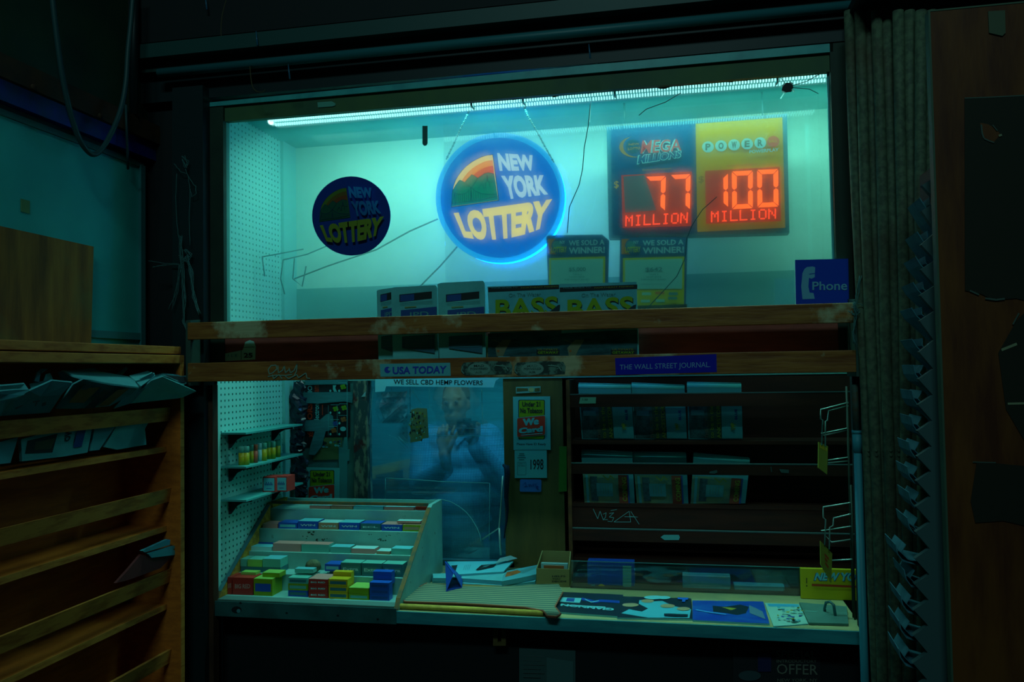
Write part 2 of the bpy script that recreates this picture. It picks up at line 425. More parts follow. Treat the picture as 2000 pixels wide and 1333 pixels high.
# back room behind the cashier window
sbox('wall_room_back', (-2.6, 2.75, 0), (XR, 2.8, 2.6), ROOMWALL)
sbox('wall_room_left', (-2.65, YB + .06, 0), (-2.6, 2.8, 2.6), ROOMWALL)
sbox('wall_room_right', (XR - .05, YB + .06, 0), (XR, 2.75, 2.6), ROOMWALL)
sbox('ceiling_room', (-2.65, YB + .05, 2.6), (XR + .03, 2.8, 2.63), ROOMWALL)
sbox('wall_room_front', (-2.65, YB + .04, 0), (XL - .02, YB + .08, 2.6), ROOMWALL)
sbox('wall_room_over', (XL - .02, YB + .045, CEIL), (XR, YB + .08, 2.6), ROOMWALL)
# facade: header board, flashing, fascias
XA, XB = -1.50, .475
def band(name, y0, y1, Y, th, m, xa=XA, xb=XB, bev=0): return sbox(name, (xa, Y, zpx(1000, y1, Y)), (xb, Y + th, zpx(1000, y0, Y)), m, bev)
band('trim_header', 150, 191, -.02, .02, HEADER)
mb = MB(); c = Pix(mb, 'y', -.030, k=0); c.slab([(402, 201), (1000, 142), (1627, 79), (1627, 101), (1000, 156), (402, 209)], .006, FLASH); struct(mb.build('trim_flashing'))
band('trim_fascia', 84, 138, -.034, .03, DARK, -1.75, .95)
mb = MB(); zz = zpx(1000, 76, -.085); mb.tube([(-1.60, -.085, zz), (.9, -.085, zz)], .014, mat('pale_round_rail', (.02, .13, .15), rough=.45), 12); struct(mb.build('trim_round_rail'))
band('trim_fascia_upper', 42, 72, -.07, .06, mat('dark_fascia', (.008, .035, .03), rough=.6), -1.75, .95)
band('trim_beam', 10, 40, -.11, .10, mat('dark_green_beam', (.010, .055, .052), rough=.5), -1.70, .95)
band('trim_lintel', -120, 8, -.10, .10, BLACK, -1.75, 2.0)
# jambs and posts
def vpost(name, x0, x1, Y, th, m, z0=0.0, z1=2.52, py=500, bev=0): return sbox(name, (xpx(x0, Y, py), Y, z0), (xpx(x1, Y, py), Y + th, z1), m, bev)
zs = zpx(1000, 735, -.02)
vpost('trim_jamb_left', 404, 437, -.03, .03, DARK2, zs, 2.46)
vpost('trim_bead_left', 398, 404, -.036, .03, mat('pale_green_bead', (.06, .22, .17)), zs, 2.47)
vpost('trim_bead_inner', 437, 443, -.012, .02, mat('pale_bead', (.10, .36, .32)), zs, 2.44)
vpost('trim_post_left', 337, 397, -.07, .06, DARK, .0, 2.52)
sbox('wall_corner', (-1.78, .0, 0), (XL - .012, .05, 2.6), BLACK)
vpost('trim_jamb_right', 1630, 1662, -.03, .03, DARK2, zs, 2.62, py=400)
vpost('trim_bead_right', 1620, 1629, -.005, .01, mat('teal_bead', (.05, .32, .34)), zs, 2.46, py=300)
# the two sheets of glass of the upper window
mb = MB(); mb.box((-1.46, .0, zs), (.475, .005, 2.475), GLASS1)
w1 = struct(mb.build('window_1'))
mb = MB(); mb.box((xpx(872, .20), .20, 1.66), (.72, .205, 2.46), GLASS2)
struct(mb.build('window_2'))
# cracks in the front glass
CR_D = mat('crack_dark', (.01, .12, .13), rough=.3); CR_L = mat('crack_light', (.45, .8, .78), rough=.3, trans=.5)
mb = MB(); c = Pix(mb, 'y', -.001)
c.line([(1153, 205), (1149, 245), (1141, 290), (1138, 330), (1131, 362), (1112, 405), (1108, 455)], 1.6, CR_D)
c.line([(1341, 468), (1338, 505), (1322, 540), (1290, 575), (1262, 605)], 1.5, CR_D)
c.line([(1400, 385), (1372, 410), (1352, 440), (1341, 468)], 1.4, CR_D)
c.line([(1330, 182), (1300, 200), (1262, 214), (1248, 226)], 1.6, CR_D)
c.line([(1536, 166), (1516, 143), (1494, 130), (1470, 121)], 1.8, CR_L)
c.line([(1540, 170), (1575, 160), (1600, 146)], 1.5, CR_D)
c.line([(1545, 172), (1580, 175), (1598, 184)], 1.4, CR_D)
c.line([(1534, 178), (1524, 194)], 2.2, CR_L)
c.line([(1155, 190), (1152, 240)], 1.2, CR_L)
c.poly([(1528, 170), (1535, 163), (1546, 163), (1549, 172), (1545, 181), (1534, 182), (1526, 178)], INK)
for a, b in [((1527, 170), (1532, 164)), ((1541, 161), (1548, 166)), ((1546, 176), (1550, 181)), ((1526, 180), (1534, 184))]: c.line([a, b], 3, CR_L)
ck = mb.build('crack', w1); ck['label'] = 'branching cracks around a small hole'
# ragged strip of black tape along the top of the glass
pts = [(770, 208), (900, 196), (1100, 181), (1300, 166), (1460, 154), (1460, 158)]
x = 1440.0
while x > 790:
    y = 205 - (x - 800) * .0765
    pts.append((x, y + random.uniform(-1.5, 7.0))); x -= random.uniform(9, 22)
pts += [(780, 211)]
card('black_tape', 'ragged strip of black tape along the top edge of the window glass', 'tape', pts, -.002, .001, INK)
card('price_tag', 'small pale plastic tag on the header board above the window, rounded at one end', 'tag',
     [(620, 200), (648, 198), (655, 202), (655, 206), (649, 208), (621, 210)], -.023, .002, col('tagc', (.08, .33, .26)))
card('sticker', 'small dark upright sticker with a round lower end, on the window glass', 'sticker',
     [(825, 246), (835, 246), (835, 280), (833, 284), (829, 285), (826, 283), (825, 280)], -.002, .001, col('stk', (.02, .13, .13)))

# ================================================================ light strip
LED = emit('white_diode', (.30, 1.0, .94), 1.9, light=False)
led = thing('led_strip', 'long bright double row of white light diodes across the top of the window', 'light', (-.4, .05, 2.42))
zst = 2.420; xs0, xs1 = -1.275, .46
mb = MB(); mb.box((xs0, .020, zst + .004), (xs1, .060, zst + .010), mat('strip_channel', (.03, .22, .22), rough=.5)); mb.build('housing', led)
for yy, dz in ((.022, .0), (.056, -.003)):
    mb = MB(); x = xs0 + .005
    while x < xs1 - .004:
        mb.box((x, yy - .003, zst + dz - .006), (x + .0042, yy + .003, zst + dz + .003), LED); x += .0082
    mb.build('diode_row', led)
mb = MB(); mb.ball((xs0 - .003, .04, zst), .0075, emit('strip_end', (.45, 1, .93), 7, light=False), 12, 8); mb.build('end_cap', led)
for px in (924, 1024, 1202, 1518):
    x = xpx(px, .04, 200); mb = MB(); mb.box((x - .003, .014, zst - .008), (x + .003, .066, zst + .022), col('clip', (.02, .25, .26))); mb.build('clip', led)
area('strip_light', (-.27, .225, 2.455), (-.27, .42, 2.02), 1.95, .03, 9.0, (.36, 1.0, .82))
area('strip_light_front', (-.40, .03, 2.415), (-.40, -.12, 1.415), 1.75, .012, 4.6, (.36, 1.0, .86), 72)

# ================================================================ round lottery signs
def lottery_print(c, k):
    """emblem and letters in crop pixels; k: dict of materials"""
    emb = [(540, 343), (505, 347), (470, 358), (435, 374), (400, 395), (368, 420), (340, 450), (318, 480), (300, 512), (288, 545), (281, 580), (275, 680), (578, 637)]
    c.poly([(543, 338), (470, 353), (398, 391), (336, 447), (296, 510), (277, 578), (270, 686), (584, 641)], k['line'])
    c.poly(emb, k['yellow'])
    c.poly([(542, 377), (508, 381), (475, 392), (440, 410), (408, 432), (378, 460), (355, 488), (335, 520), (345, 560), (560, 560), (549, 460)], k['orange'])
    c.poly([(546, 413), (515, 418), (485, 428), (460, 440), (436, 456), (412, 478), (420, 520), (556, 520), (551, 465)], k['red'])
    hill = [(281, 580), (300, 545), (327, 508), (345, 515), (360, 523), (380, 500), (405, 473), (422, 478), (445, 496), (465, 482), (488, 466), (515, 459), (535, 461), (552, 468), (578, 637), (275, 680)]
    c.poly(hill, k['green'])
    L = k['line']
    for ln in ([(281, 580), (300, 545), (327, 508), (345, 515), (360, 523), (380, 500), (405, 473), (422, 478), (445, 496), (465, 482), (488, 466), (515, 459), (552, 468)],
               [(360, 523), (385, 545), (405, 556)], [(405, 556), (425, 530), (445, 496)],
               [(280, 585), (310, 600), (345, 602), (375, 590), (405, 556)], [(405, 556), (430, 580), (470, 598), (530, 603), (572, 602)],
               [(276, 664), (340, 655), (460, 640), (577, 614)], [(277, 668), (300, 590)], [(404, 556), (404, 652)], [(403, 556), (412, 652)],
               [(455, 570), (458, 550), (472, 533), (484, 545), (485, 565)], [(485, 565), (498, 564), (498, 522), (508, 515), (508, 478), (510, 478), (512, 515), (522, 522), (527, 558)],
               [(527, 525), (556, 520)], [(300, 600), (303, 672)]):
        c.line(ln, 3.2, L)
    for x in range(312, 404, 13): c.line([(x, 601 - max(0, (x - 350) * .35)), (x + 1, 660 - (x - 300) * .1)], 2.4, L)
    for x in range(424, 570, 15): c.line([(x, 578 + min(26, (x - 420) * .4)), (x + 1, 644 - (x - 420) * .14)], 2.4, L)
    if 'pair' in k:
        k['pair']()
def lottery_words(c, wh, ye):
    c.text('NEW', (572, 333), (803, 347), (826, 447), (588, 451), wh, .055)
    c.text('YORK', (596, 479), (882, 475), (905, 604), (632, 638), wh, .055)
    c.text('LOTTERY', (289, 722), (932, 630), (888, 812), (358, 884), ye, .06, bulge=45, res=4)
SGN = (800, 200, 3.3325)
YS = .245
em = lambda n, c, s=1.0: emit(n, c, s, light=False)
BLUEF = em('lit_blue_face', (.0, .15, .66), 1.0)
sg = thing('lottery_sign', 'big glowing round blue lottery sign with a cyan ring in mid window', 'sign', P(980, 388, YS))
mb = MB(); c = Pix(mb, 'y', YS, *SGN, k=0)
disc = [(590 + 392 * math.cos(2 * PI * i / 48), 622 + 396 * math.sin(2 * PI * i / 48)) for i in range(48)]
c.slab(disc, .028, BLUEF, DARK); mb.build('face', sg)
mb = MB(); ring = [c.pt(590 + 404 * math.cos(2 * PI * i / 64), 622 + 408 * math.sin(2 * PI * i / 64)) for i in range(65)]
mb.tube(ring, .0085, emit('neon_cyan', (.004, .36, .85), 1.15), 8, False); mb.build('ring', sg)
mb = MB(); rr = [p + Vector((0, .035, 0)) for p in ring]; mb.tube(rr, .008, emit('halo_blue', (.0, .20, 1.0), 15.0), 6, False); mb.build('hidden_halo_ring', sg)  # unseen glowing ring added behind the sign for the blue halo on the wall
mb = MB(); c = Pix(mb, 'y', YS, *SGN, k=1)
lottery_print(c, dict(line=em('emblem_line', (.0, .035, .06)), yellow=em('emblem_yellow', (.88, .80, .22)), orange=em('emblem_orange', (.88, .30, .035)), red=em('emblem_red', (.72, .075, .03)), green=em('emblem_green', (.0, .20, .115))))
mb.build('emblem', sg)
mb = MB(); c = Pix(mb, 'y', YS, *SGN, k=10)
lottery_words(c, em('letters_white', (.45, .82, .92)), em('letters_yellow', (.86, .84, .28))); mb.build('lettering', sg)
CHAIN = mat('thin_chain', (.004, .09, .10), rough=.4)
for pth in ([(412, 20), (372, 110), (330, 195), (290, 285), (243, 380)], [(735, -10), (770, 90), (830, 190), (880, 285), (945, 400)]):
    mb = MB(); pp = [c.pt(x, y, -.004) for x, y in pth]
    for a, b in zip(pp, pp[1:]):
        for q in range(8):
            u, v = a.lerp(b, q / 8), a.lerp(b, (q + .8) / 8); mb.tube([u, v], .0024 if q % 2 else .0036, CHAIN, 6)
    mb.build('chain', sg)
mb = MB(); mb.tube([P(855, 428, .29), P(800, 452, .30), P(735, 488, .32), P(640, 520, .34), P(575, 545, .36)], .0028, CHAIN, 6); mb.build('cord', sg)
mb = MB(); mb.tube([P(893, 482, .28), P(860, 520, .32), P(820, 560, .36)], .0028, CHAIN, 6); mb.build('cord', sg)

pt = lambda n, c: mat(n, c, rough=.35, trans=.18)
dk = (570.9, 300.7, 5.127)
mb = MB(); c = Pix(mb, 'y', -.004, *dk, k=0, step=.0003)
c.slab(disc, .003, pt('sticker_blue', (.004, .045, .30)))
lottery_print(c, dict(line=pt('s_line', (.004, .05, .09)), yellow=pt('s_yel', (.10, .20, .03)), orange=pt('s_ora', (.14, .10, .02)), red=pt('s_red', (.20, .06, .02)), green=pt('s_gre', (.01, .10, .06))))
lottery_words(c, pt('s_wht', (.01, .16, .42)), pt('s_yl2', (.20, .30, .03)))
tag(mb.build('round_sticker'), 'unlit dark blue round lottery sticker on the glass, left of the glowing sign', 'sticker')

# ================================================================ jackpot sign with red figures
J = (1150, 180, 3.029); YJ = .30
jp = thing('jackpot_sign', 'wide jackpot sign, half blue half yellow, with glowing red figures 77 and 100', 'sign', P(1364, 350, YJ))
mb = MB(); c = Pix(mb, 'y', YJ, *J, k=0); c.slab([(105, 207), (1172, 128), (1187, 835), (118, 865)], .05, mat('sign_frame', (.004, .10, .17), rough=.4)); mb.build('housing', jp)
sbox('trim_ledge', (P(1066, 600, .12).x, .115, P(1100, 606, .13).z - .02), (P(1342, 600, .12).x, .15, P(1200, 599.5, .13).z - .0), DARK2)
for px in (1220, 1490):
    mb = MB(); q = P(px, 240, YJ + .025); mb.tube([q, (q.x, q.y, CEIL)], .003, CHAIN, 6); mb.build('hanging_wire', jp)
JB = emit('panel_blue', (.0, .030, .10), .15, light=False, base=(.002, .055, .14)); JY = emit('panel_yellow', (.55, .30, .0), .22, light=False, base=(.24, .17, .012))
JW = emit('panel_white', (.10, .55, .6), .30, light=False, base=(.15, .33, .33)); JR = emit('panel_red', (.6, .05, .03), .35, light=False, base=(.25, .05, .04)); JD = mat('panel_dark', (.01, .05, .07))
JLB = em('panel_letter_blue', (.0, .10, .22)); JYG = em('panel_yellow_green', (.22, .26, .03))
mb = MB(); c = Pix(mb, 'y', YJ, *J, k=1); c.poly([(130, 222), (630, 188), (640, 838), (140, 850)], JB)
c.disc(272, 325, 92, 62, JYG); c.disc(285, 322, 82, 62, JB); c.disc(262, 322, 42, 40, em('oval_teal', (.0, .10, .14)))
c.tbox('NEW', 236, 306, 300, 318, JYG, .03, -.08); c.tbox('LOTTO', 232, 330, 305, 346, JYG, .03, -.08)
for q, (dx, mm) in enumerate(((0, JW), (0, JR))): c.text('MEGA', (318 + dx, 288 + dx), (548 + dx, 278 + dx), (548 + dx, 350 + dx), (305 + dx, 368 + dx), mm, .06 if q == 0 else .005)
c.text('MILLIONS', (292, 375), (552, 345), (546, 392), (284, 432), JW, .07); c.text('MILLIONS', (298, 378), (546, 350), (540, 388), (290, 426), JLB, .03)
c.tbox('Estimated Jackpot', 318, 458, 488, 472, JYG, 0, -.06); c.text('$', (150, 530), (178, 528), (178, 575), (150, 577), JYG, .01)
mb.build('blue_panel', jp)
mb = MB(); c = Pix(mb, 'y', YJ, *J, k=1); c.poly([(632, 188), (1145, 150), (1162, 803), (642, 828)], JY)
for i, ch in enumerate('POWER'):
    x, y = 705 + i * 77, 325 - i * 5.5
    c.disc(x, y, 35, 33, JW); c.text(ch, (x - 15, y - 19), (x + 15, y - 20), (x + 15, y + 19), (x - 15, y + 20), JD, .04)
c.disc(1090, 296, 36, 33, JR); c.tbox('BALL', 1064, 288, 1116, 304, JY, .02, -.07)
c.tbox('POWERPLAY', 948, 348, 1122, 368, JW, .03, -.08); c.tbox('Estimated Jackpot', 820, 436, 992, 447, JR, 0, -.06)
c.text('$', (648, 502), (680, 499), (680, 545), (648, 548), em('dollar_dark', (.10, .10, .02)), .02)
mb.build('yellow_panel', jp)
DIG = emit('digit_red', (1.0, .11, .010), 2.4, light=True); DOT = emit('dot_red', (1.0, .055, .012), 2.0, light=False)
DISP = emit('display_red_glow', (.40, .014, .0), .60, light=False, base=(.05, .02, .015)); DISP2 = emit('display_window_dim', (.06, .03, .03), .5, light=False, base=(.03, .08, .09))  # red emission paints the glow of the figures across the display
def seg7(c, q, on):
    """seven-segment figure in the quad q = tl, tr, br, bl"""
    def B(u, v): return tuple((q[0][i] * (1 - u) + q[1][i] * u) * (1 - v) + (q[3][i] * (1 - u) + q[2][i] * u) * v for i in (0, 1))
    t, tv, g = .23, .12, .02
    sg_ = {'a': [(g, 0), (1 - g, 0), (1 - t, tv), (t, tv)], 'd': [(t, 1 - tv), (1 - t, 1 - tv), (1 - g, 1), (g, 1)],
           'f': [(0, g), (t, tv + g), (t, .5 - .06), (t / 2, .49), (0, .5 - .06)], 'b': [(1, g), (1, .44), (1 - t / 2, .49), (1 - t, .44), (1 - t, tv + g)],
           'e': [(0, .56), (t / 2, .51), (t, .56), (t, 1 - tv - g), (0, 1 - g)], 'c': [(1 - t / 2, .51), (1, .56), (1, 1 - g), (1 - t, 1 - tv - g), (1 - t, .56)],
           'g': [(t, .45), (1 - t, .45), (1 - t, .55), (t, .55)]}
    for k in on: c.poly([B(u, v) for u, v in sg_[k]], DIG); c.k -= 1
    c.k += 1
FONT57 = {'M': '10001 11011 10101 10101 10001 10001 10001', 'I': '01110 00100 00100 00100 00100 00100 01110', 'L': '10000 10000 10000 10000 10000 10000 11111', 'O': '01110 10001 10001 10001 10001 10001 01110', 'N': '10001 11001 10101 10101 10011 10001 10001'}
def dots(c, s, q):
    def B(u, v): return tuple((q[0][i] * (1 - u) + q[1][i] * u) * (1 - v) + (q[3][i] * (1 - u) + q[2][i] * u) * v for i in (0, 1))
    W = len(s) * 6 - 1
    for n, ch in enumerate(s):
        for r, row in enumerate(FONT57[ch].split()):
            for k, b in enumerate(row):
                if b == '1':
                    u, v = (n * 6 + k) / W, r / 7
                    c.poly([B(u, v), B(u + .96 / W, v), B(u + .96 / W, v + .96 / 7), B(u, v + .96 / 7)], DOT); c.k -= 1
    c.k += 1
def display(win, dimwin, figs, word):
    mb = MB(); c = Pix(mb, 'y', YJ - .006, *J, k=0); c.slab(win, .006, DISP)
    if dimwin: c.poly(dimwin, DISP2)
    d = mb.build('display', jp)
    for q, on in figs:
        mb = MB(); c = Pix(mb, 'y', YJ - .006, *J, k=3); seg7(c, q, on); mb.build('figure', d)
    mb = MB(); c = Pix(mb, 'y', YJ - .006, *J, k=3); dots(c, *word); mb.build('dot_word', d)
display([(192, 492), (610, 470), (606, 792), (200, 802)], [(205, 500), (330, 492), (400, 700), (215, 715)],
        [([(338, 502), (456, 497), (450, 705), (334, 710)], 'abc'), ([(484, 492), (602, 486), (598, 698), (482, 702)], 'abc')],
        ('MILLION', [(217, 731), (588, 712), (584, 776), (215, 796)]))
display([(688, 466), (1130, 442), (1137, 762), (694, 778)], None,
        [([(705, 488), (822, 480), (824, 684), (712, 692)], 'bc'), ([(846, 470), (970, 465), (970, 688), (848, 694)], 'abcdef'), ([(995, 462), (1120, 456), (1122, 678), (998, 684)], 'abcdef')],
        ('MILLION', [(722, 706), (1108, 690), (1108, 750), (722, 772)]))

# ================================================================ posters and the phone sign behind the front glass
W8 = (900, 440, 2.5)
PB = mat('poster_blue', (.006, .10, .22), rough=.5, trans=.3); PYL = mat('poster_yellow', (.42, .50, .03), rough=.5, trans=.45)
PPL = mat('poster_pale', (.20, .62, .58), rough=.5, trans=.5); PTX = mat('poster_pale_letters', (.22, .52, .52), rough=.5, trans=.4); PDK = mat('poster_dark_letters', (.03, .20, .20), rough=.5, trans=.2); POR = mat('poster_orange', (.42, .16, .05), rough=.5, trans=.3)
def winner(x0, x1, amount, top, bot, extra):
    def d(c):
        c.poly([(x0 + 8, 68), (x0 + 60, 66), (x0 + 50, 142), (x0 + 6, 142)], POR)
        c.disc(x0 + 64, 104, 40, 40, PB); c.disc(x0 + 52, 98, 22, 20, PDK); c.tbox('NY', x0 + 66, 76, x0 + 92, 92, PTX, .02); c.tbox('LOTTERY', x0 + 26, 108, x0 + 100, 136, PYL, .02, -.05)
        c.tbox('WE SOLD A', x0 + 110, 76, x1 - 18, 102, PTX, .025, -.03); c.tbox('WINNER!', x0 + 110, 110, x1 - 16, 142, PTX, .03, -.03)
        c.poly([(x0 + 14, 162), (x1 - 14, 154), (x1 - 16, bot - 4), (x0 + 14, bot - 4)], PYL)
        c.poly([(x0 + 24, 172), (x1 - 24, 165), (x1 - 26, 312), (x0 + 24, 314)], PPL)
        m = (x0 + x1) / 2
        c.tbox(amount, m - 40, 208, m + 42, 230, PDK, .012, -.02); c.tbox('TAKE 5', m - 22, 238, m + 22, 245, PDK); c.tbox('10-07-2018', m - 36, 250, m + 36, 258, PDK); c.tbox('NEWSSTAND', m - 60, 264, m + 60, 271, PDK)
        if extra:
            for i, (x, y, mm) in enumerate(((885, 330, PPL), (950, 326, POR), (1015, 330, PDK), (880, 366, PPL), (952, 364, PPL), (1012, 352, PDK))): c.rect(x, y, x + 44, y + 13, mm)
    return d
card('winner_poster', 'lottery winner poster reading $5,000 behind the glass, beside the round lit sign', 'poster', [(418, 56), (432, 50), (690, 46), (725, 76), (716, 400), (430, 400)], .13, .004, PB, winner(418, 720, '$5,000', 50, 400, False), 'winner posters in the window', crop=W8)
card('winner_poster', 'lottery winner poster reading $642 behind the glass, under the jackpot sign', 'poster', [(778, 60), (1108, 60), (1098, 396), (772, 400)], .13, .004, PB, winner(778, 1106, '$642', 60, 400, True), 'winner posters in the window', crop=W8)
PHB = mat('phone_blue', (.004, .05, .48), rough=.35); PHW = mat('phone_white', (.13, .42, .62), rough=.35)
def phone(c):
    c.poly([(1690, 205), (1718, 202), (1730, 206), (1728, 255), (1712, 262), (1700, 258), (1697, 300), (1703, 330), (1722, 332), (1728, 360), (1668, 362), (1662, 300), (1668, 235), (1678, 214)], PHW)
    c.line([(1701, 240), (1729, 236)], 3, PHB)
    c.text('Phone', (1716, 277), (1886, 272), (1886, 318), (1716, 318), PHW, .015)
card('phone_sign', 'blue phone sign with a white handset in the lower right corner of the window', 'sign', [(1632, 170), (1892, 164), (1896, 385), (1636, 388)], -.045, .012, PHB, phone, crop=W8, mside=WHITE)
# thin wire hanger in the left of the display window
hk = thing('wire_rack', 'thin dark wire rack on the pegboard at the left of the window', 'rack', P(545, 520, .3))
for pth in ([(512, 502, .25), (540, 497, .3), (592, 487, .42)], [(512, 502, .25), (517, 540, .25)], [(553, 508, .3), (548, 545, .3), (556, 575, .3)], [(553, 508, .3), (600, 497, .45), (640, 480, .52)], [(575, 505, .4), (572, 545, .4), (590, 560, .42), (598, 520, .42)]):
    mb = MB(); mb.tube([P(*q) for q in pth], .0026, CHAIN, 6); mb.build('wire', hk)

# ================================================================ magazine rack on the front of the window
YF = -.13
rk = thing('magazine_rack', 'worn red wooden magazine rack with two long slats across the front of the window', 'rack', (-.5, -.08, zpx(1000, 737, YF)))
def rz(py, Y=YF): return zpx(1017, py, Y)
def slat(name, y0, y1):
    mb = MB(); mb.box((-1.472, YF, rz(y1)), (.462, YF + .022, rz(y0)), WOODRED, .002); return mb.build(name, rk)
slat('slat', 611, 647)
rail = slat('slat', 697, 737)
mb = MB(); mb.box((-1.462, -.024, rz(737) + .0), (.458, -.006, zpx(1017, 618, -.024)), DARKRED); mb.build('back_board', rk)
mb = MB(); mb.box((-1.462, YF + .022, rz(737)), (.458, -.024, rz(737) + .012), DARKRED); mb.build('shelf_board', rk)
for xa in (-1.480, .462):
    mb = MB(); mb.prism([(xa, -.005, rz(745)), (xa, YF + .004, rz(745)), (xa, YF + .004, rz(606)), (xa, -.04, rz(600)), (xa, -.005, rz(600))], (.016, 0, 0), mat('end_bracket_metal', (.03, .075, .06), rough=.5)); mb.build('end_bracket', rk)
R7 = (360, 540, 3.125)
def sticker_on(name, label, pts, m, draw, crop, parent, Y=YF):
    o = card(name, '', '', pts, Y - .001, .0008, m, draw, crop=crop, parent=parent, step=.0004); o['label'] = label; return o
VIO = mat('violet_print', (.035, .07, .50), rough=.4); CYW = mat('sticker_cyan_white', (.10, .50, .56), rough=.4)
def usa(c):
    c.disc(1240, 572, 19, 20, VIO); c.disc(1252, 568, 9, 9, CYW)
    c.text('USA TODAY', (1272, 553), (1602, 546), (1598, 592), (1272, 598), VIO, .03)
sticker_on('sticker', 'pale sticker with violet capital letters', [(1193, 535), (1622, 528), (1626, 608), (1198, 613)], CYW, usa, R7, rail)
WSJB = mat('royal_blue_print', (.006, .012, .42), rough=.4)
def wsj(c): c.text('THE WALL STREET JOURNAL.', (776, 682), (1218, 668), (1218, 702), (776, 714), mat('print_pale_blue', (.16, .36, .62)), .0)
sticker_on('sticker', 'royal blue sticker with one line of pale capitals', [(753, 650), (1248, 630), (1250, 718), (757, 732)], WSJB, wsj, W8, rail)
GRS = mat('grey_worn_sticker', (.10, .24, .19), rough=.6, col2=(.02, .05, .045), ns=45, lo=.45, hi=.55); GRL = mat('grey_sticker_oval', (.15, .33, .28), rough=.6)
def worn(x0):
    def d(c):
        c.disc(x0 + 88, 702, 55, 30, GRL); c.tbox('MAD', x0 + 62, 682, x0 + 112, 694, GRS, .02, -.02); c.tbox('POWERED', x0 + 45, 698, x0 + 130, 708, GRS, .02, -.02); c.tbox('AIR', x0 + 68, 714, x0 + 104, 724, GRS, .02, -.02)
        c.line([(x0 + 8, 690), (x0 + 2, 710), (x0 + 14, 726)], 5, GRL); c.line([(x0 + 165, 685), (x0 + 215, 690), (x0 + 230, 712)], 5, GRL)
    return d
for x0 in (2, 262):
    sticker_on('sticker', 'rubbed grey sticker with a pale oval', [(x0, 690), (x0 + 12, 672), (x0 + 150, 664), (x0 + 238, 668), (x0 + 250, 690), (x0 + 246, 728), (x0 + 20, 736), (x0, 720)], GRS, worn(x0), W8, rail)
mb = MB(); c = Pix(mb, 'y', YF, *R7)
GRF = mat('pale_graffiti', (.17, .34, .27), rough=.6)
for ln in ([(520, 600), (512, 570), (530, 545), (560, 542), (566, 565), (540, 590), (520, 596)], [(572, 545), (575, 590), (600, 575), (612, 548), (618, 590), (640, 570)], [(640, 560), (650, 590), (672, 575), (690, 535), (686, 580), (670, 612)],
           [(512, 612), (560, 604), (620, 606), (660, 600)], [(540, 600), (548, 626), (580, 600), (600, 626)], [(620, 610), (640, 626), (690, 600), (700, 620), (745, 590), (752, 622), (770, 624)]): c.line(ln, 6, GRF)
mb.build('graffiti', rail)
mb = MB(); c = Pix(mb, 'y', -.0245, *R7)
TORN = mat('torn_label_paper', (.30, .70, .62), rough=.8)
c.poly([(218, 478), (300, 462), (358, 450), (372, 402), (400, 390), (425, 398), (436, 425), (434, 508), (216, 520)], TORN)
for i, t in enumerate('SALE'): c.tbox(t, 240 + i * 24, 476, 254 + i * 24, 492, PAPER2, .02)
c.tbox('25', 366, 468, 420, 498, INK, .03); c.line([(340, 436), (434, 432)], 3, INK); c.line([(352, 440), (352, 510)], 3, INK)
mb.build('torn_label', rk)
# papers standing in that rack
NAVY = mat('navy_print', (.008, .06, .26), rough=.6); GREYP = mat('grey_print', (.06, .28, .31), rough=.7); OLV = mat('olive_print', (.22, .26, .03), rough=.6)
def folded(x0, x1, top, cut):
    def d(c):
        w = x1 - x0
        c.poly([(x0 + .18 * w, 112), (x0 + .88 * w, 92), (x0 + .88 * w, 136), (x0 + .18 * w, 158)], INK)
        c.poly([(x0 + .2 * w, 116), (x0 + .5 * w, 108), (x0 + .5 * w, 148), (x0 + .2 * w, 154)], NAVY)
        for i in range(3): c.line([(x0 + .2 * w, 163 + i * 7), (x0 + .9 * w, 150 + i * 7)], 1.6, GREYP)
        c.line([(x0 + .3 * w, 190), (x0 + .55 * w, 185)], 5, OLV)
        c.poly([(x0 + .22 * w, 208), (x0 + .99 * w, 186), (x0 + .99 * w, 246), (x0 + .22 * w, 262)], NAVY)
        c.text('JPD', (x0 + .38 * w, 222), (x0 + .82 * w, 214), (x0 + .82 * w, 256), (x0 + .38 * w, 262), GREYP, .01)
        c.poly([(x0 + .25 * w, 368), (x0 + .95 * w, 355), (x0 + .95 * w, 470), (x0 + .25 * w, 440)], mat_navy2)
        for i in range(7): c.line([(x0 + .32 * w, 378 + i * 9), (x0 + .9 * w, 372 + i * 9)], 1.6, GREYP)
    return d
mat_navy2 = mat('dim_navy_print', (.02, .12, .18), rough=.7)
grp = 'papers standing in the red rack'
for (x0, x1, y0, Y, lab) in ((1174, 1300, 86, -.045, 'folded newspaper in the red rack, mostly hidden at the left end of the row'), (1262, 1545, 72, -.062, 'folded newspaper with a navy band, second from the left in the red rack'), (1545, 1835, 45, -.072, 'folded newspaper with a navy band, just left of the fishing magazines')):
    mb = MB(); c = Pix(mb, 'y', Y, *R7, k=0)
    for i in range(4):
        c.val = Y + .004 * (3 - i); c.k = 0; dx = 5 * (3 - i)
        c.slab([(x0 + dx, y0 + 6 - i), (x0 + 18 + dx, y0 - 5), (x1 - 12, y0 - 12 - 2 * i), (x1 - 2, y0 - 4), (x1 + 6, 520), (x0 + 12 + dx, 530)], .003, PAPER)
    c.val = Y; c.k = 1; folded(x0, x1, y0, 0)(c)
    tag(mb.build('newspaper'), lab, 'newspaper', grp)
MAGB = mat('magazine_pale_blue', (.10, .50, .58), rough=.4, col2=(.05, .36, .46), ns=6); MAGG = mat('magazine_green_letters', (.16, .36, .02), rough=.35); MAGD = mat('magazine_dark_water', (.01, .05, .06), rough=.3, col2=(.03, .13, .15), ns=14, stretch=(1, 1, 5))
FISH = mat('fish_print', (.015, .045, .06), rough=.3); FISHB = mat('fish_belly_print', (.16, .19, .12), rough=.3)
